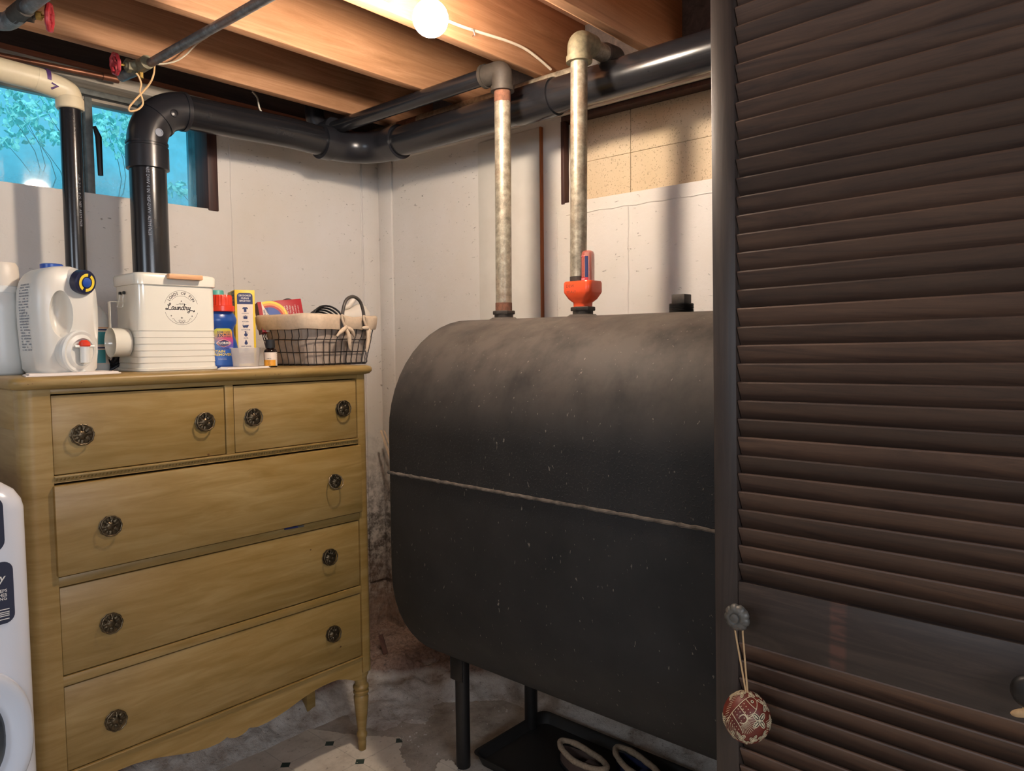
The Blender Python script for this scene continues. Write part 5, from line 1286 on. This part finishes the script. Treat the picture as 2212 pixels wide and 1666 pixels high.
cs = [(.0010, .0005), (.0020, .0030), (.0055, .0035), (.0085, .0010), (.0265, -.0390), (.0255, -.0415), (.0220, -.0420), (.0195, -.0400)]
m0 = MB().loft([[(x, y, z) for y, z in cs] for x in (SW+.002, (SW+DW)/2*.98, DW-SW-.002)]); 
first = None; random.seed(21)
def slat(z):
    global first
    if first is None: o = first = L('slat', m0, 'slat_wood')
    else: o = first.copy(); COL.objects.link(o); o.parent = t
    o.location = (0, random.uniform(-.0006, .0006), z); o.rotation_euler = (0, random.gauss(0, .0012), 0)
z = zm1+pitch-.002
while z < 2.055: slat(z); z += pitch
z = zm0-.003
while z > .15: slat(z); z -= pitch
# fluted pewter knob
kp = at(1608, 1336, 0, DX-.034); ku = yL-kp.y; kz = kp.z-Z0_-.003
k = L('knob', MB().lathe([(.008, 0), (.008, -.016), (.012, -.018), (.022, -.022), (.0255, -.028), (.0245, -.033), (.019, -.0375), (.012, -.039), (.010, -.037), (.0085, -.037), (.008, -.0405), (.004, -.0415)], (ku, 0, kz), (0, 1, 0), 64, lambda a, r: 1-(.10*abs(math.cos(4.5*a))**8 if r > .013 else 0)), 'pewter', smooth=60)
ke = at(2218, 1490, 0, DX-.02)
ku2 = (yL-ke.y)+.026; L('knob', MB().lathe([(.008, 0), (.008, -.014), (.014, -.017), (.024, -.022), (.026, -.030), (.020, -.038), (.008, -.041)], (ku2, 0, ke.z-Z0_+.006), (0, 1, 0), 32), 'black_metal', label=None) if False else L('knob', MB().lathe([(.008, 0), (.008, -.014), (.014, -.017), (.024, -.022), (.026, -.030), (.020, -.038), (.008, -.041)], (ku2, 0, ke.z-Z0_+.006), (0, 1, 0), 32), 'black_metal', smooth=60)
# hanging carved gourd
bpy.context.view_layer.update()
kw = t.matrix_world @ Vector((ku, -.022, kz))
gc = at(1613, 1549, 0, DX-.052); rg = Vector((.0425, .0425, .0465))
g = thing('carved_gourd', gc, 'round red-brown carved gourd ornament hanging by a tan cord from the door knob', 'ornament')
build('shell', MB().sphere(gc, rg.x, rg.y, rg.z, 40, 26), 'gourd_red', g, smooth=180)
topg = gc+Vector((0, 0, rg.z-.002))
kk = kw+Vector((0, 0, 0))
build('cord', MB().tube([kk+Vector((0, .008, -.004)), kk+Vector((0, .0075, -.03)), topg+Vector((0, .0015, 0))], .0017, 8).tube([kk+Vector((0, -.008, -.004)), kk+Vector((0, -.0075, -.03)), topg+Vector((0, -.0015, 0))], .0017, 8), 'cord_tan', g)
n0 = (CAM-gc).normalized(); rt = Vector((0, 0, 1)).cross(n0).normalized(); upv = n0.cross(rt).normalized()
def gf(lift=.0006):
    def f(u, v):
        a_ = u*1.22/.0425; b_ = v*1.22/.0445
        d = n0*math.cos(a_)*math.cos(b_)+rt*math.sin(a_)*math.cos(b_)+upv*math.sin(b_)
        return (gc.x+d.x*(rg.x+lift), gc.y+d.y*(rg.y+lift), gc.z+d.z*(rg.z+lift))
    return f
G1 = gf(.0005); G2 = gf(.0009); cr1 = MB(); dk = MB()
def petal(x, y, a_, l, w):
    c, s_ = math.cos(a_), math.sin(a_); P = [(x+(l*.5+l*.5*math.cos(q))*c-w*math.sin(q)*s_, y+(l*.5+l*.5*math.cos(q))*s_+w*math.sin(q)*c) for q in [2*PI*k/14 for k in range(15)]]
    poly2(dk, G1, P[:-1]); stroke(cr1, G2, P, .0011)
    P2 = [(x+l*.2*c+(l*.35+l*.35*math.cos(q))*c-w*.35*math.sin(q)*s_, y+l*.2*s_+(l*.35+l*.35*math.cos(q))*s_+w*.35*math.sin(q)*c) for q in [2*PI*k/10 for k in range(10)]]; poly2(cr1, G2, P2)
def flower(x, y, a0, n=4, l=.011, w=.0028):
    for k in range(n): petal(x, y, a0+2*PI*k/n, l, w)
flower(-.012, -.034, .5, 4); flower(.017, -.036, .2, 5); flower(.019, -.004, .9, 4, .013, .0032); flower(-.012, .035, .3, 4, .010); flower(.010, .036, .9, 4, .009); flower(.036, -.026, .3, 4); flower(.034, .018, .9, 4); flower(-.034, -.030, .6, 4); flower(-.034, .030, .2, 4); flower(.0, -.046, .8, 4, .009); flower(.044, -.004, .4, 4); flower(-.045, -.008, .3, 4, .009); flower(.030, .036, .4, 4, .009); flower(-.028, .040, .7, 4, .009)
# fish: head up right, fan tail down left
def arcs(pts, w=.0010): stroke(cr1, G2, [(p.x, p.y) for p in cat([(a_, b_, 0) for a_, b_ in pts], 5)], w)
arcs([(.018, .024), (.010, .029), (-.002, .024), (-.020, .004), (-.034, -.012)]); arcs([(.018, .024), (.014, .010), (.004, -.002), (.0, -.004)]); arcs([(.018, .024), (.026, .026), (.030, .021)]); arcs([(.018, .024), (.028, .020), (.032, .024)])
arcs([(-.002, .024), (.006, .016), (.014, .010)]); arcs([(-.012, .013), (-.004, .004), (.002, -.003)]); arcs([(-.022, .002), (-.012, -.012), (-.006, -.024)])
poly2(cr1, G2, [(.009+.0026*math.cos(q), .021+.0026*math.sin(q)) for q in [2*PI*k/12 for k in range(12)]]); poly2(dk, gf(.0013), [(.009+.0012*math.cos(q), .021+.0012*math.sin(q)) for q in [2*PI*k/8 for k in range(8)]])
for j in range(5):
    for i in range(7):
        u = -.004-.0042*i+.0030*j; v = .016-.0042*i-.0036*j
        poly2(cr1, G2, [(u-.0009, v), (u, v-.0009), (u+.0009, v), (u, v+.0009)])
for k in range(15): a_ = math.radians(-100+10*k); arcs([(-.006+.006*math.cos(a_), -.006+.006*math.sin(a_)), (-.004+.019*math.cos(a_), -.007+.019*math.sin(a_))], .0006)
for k in range(9): arcs([(-.028+.002*k, -.004-.003*k), (-.036+.003*k, -.012-.0034*k), (-.041+.004*k, -.020-.0036*k)], .0006)
for k in range(12): arcs([(-.018-.002*k*.6, .030-.0035*k), (-.026-.0012*k, .027-.0035*k)], .0006)
for k in range(10): arcs([(.030+.001*k, -.004-.002*k), (.042, .002-.003*k)], .0006)
arcs(arcp(.007, 150, 400, 10) if False else [(-.010, -.002), (-.004, .001), (.001, -.004), (-.003, -.010), (-.010, -.010)], .0014)
build('carving', cr1, 'carve_cream', g, smooth=0); build('carved_recess', dk, 'carve_dark', g, smooth=0)

pc = at(2209, 1541, 0, DX-.05)
w_ = MB().sphere((0, 0, 0), .006, .016, .0065, 16, 10); w_.xf(Matrix.Translation(pc) @ Matrix.Rotation(-.35, 4, 'X'))
tag(build('wooden_toggle', w_.tube([pc+Vector((.004, 0, .004)), pc+Vector((.036, .0, .045))], .0012, 6), 'cord_tan', base=pc), 'small pale toggle hanging below the dark knob at the right edge', 'ornament')
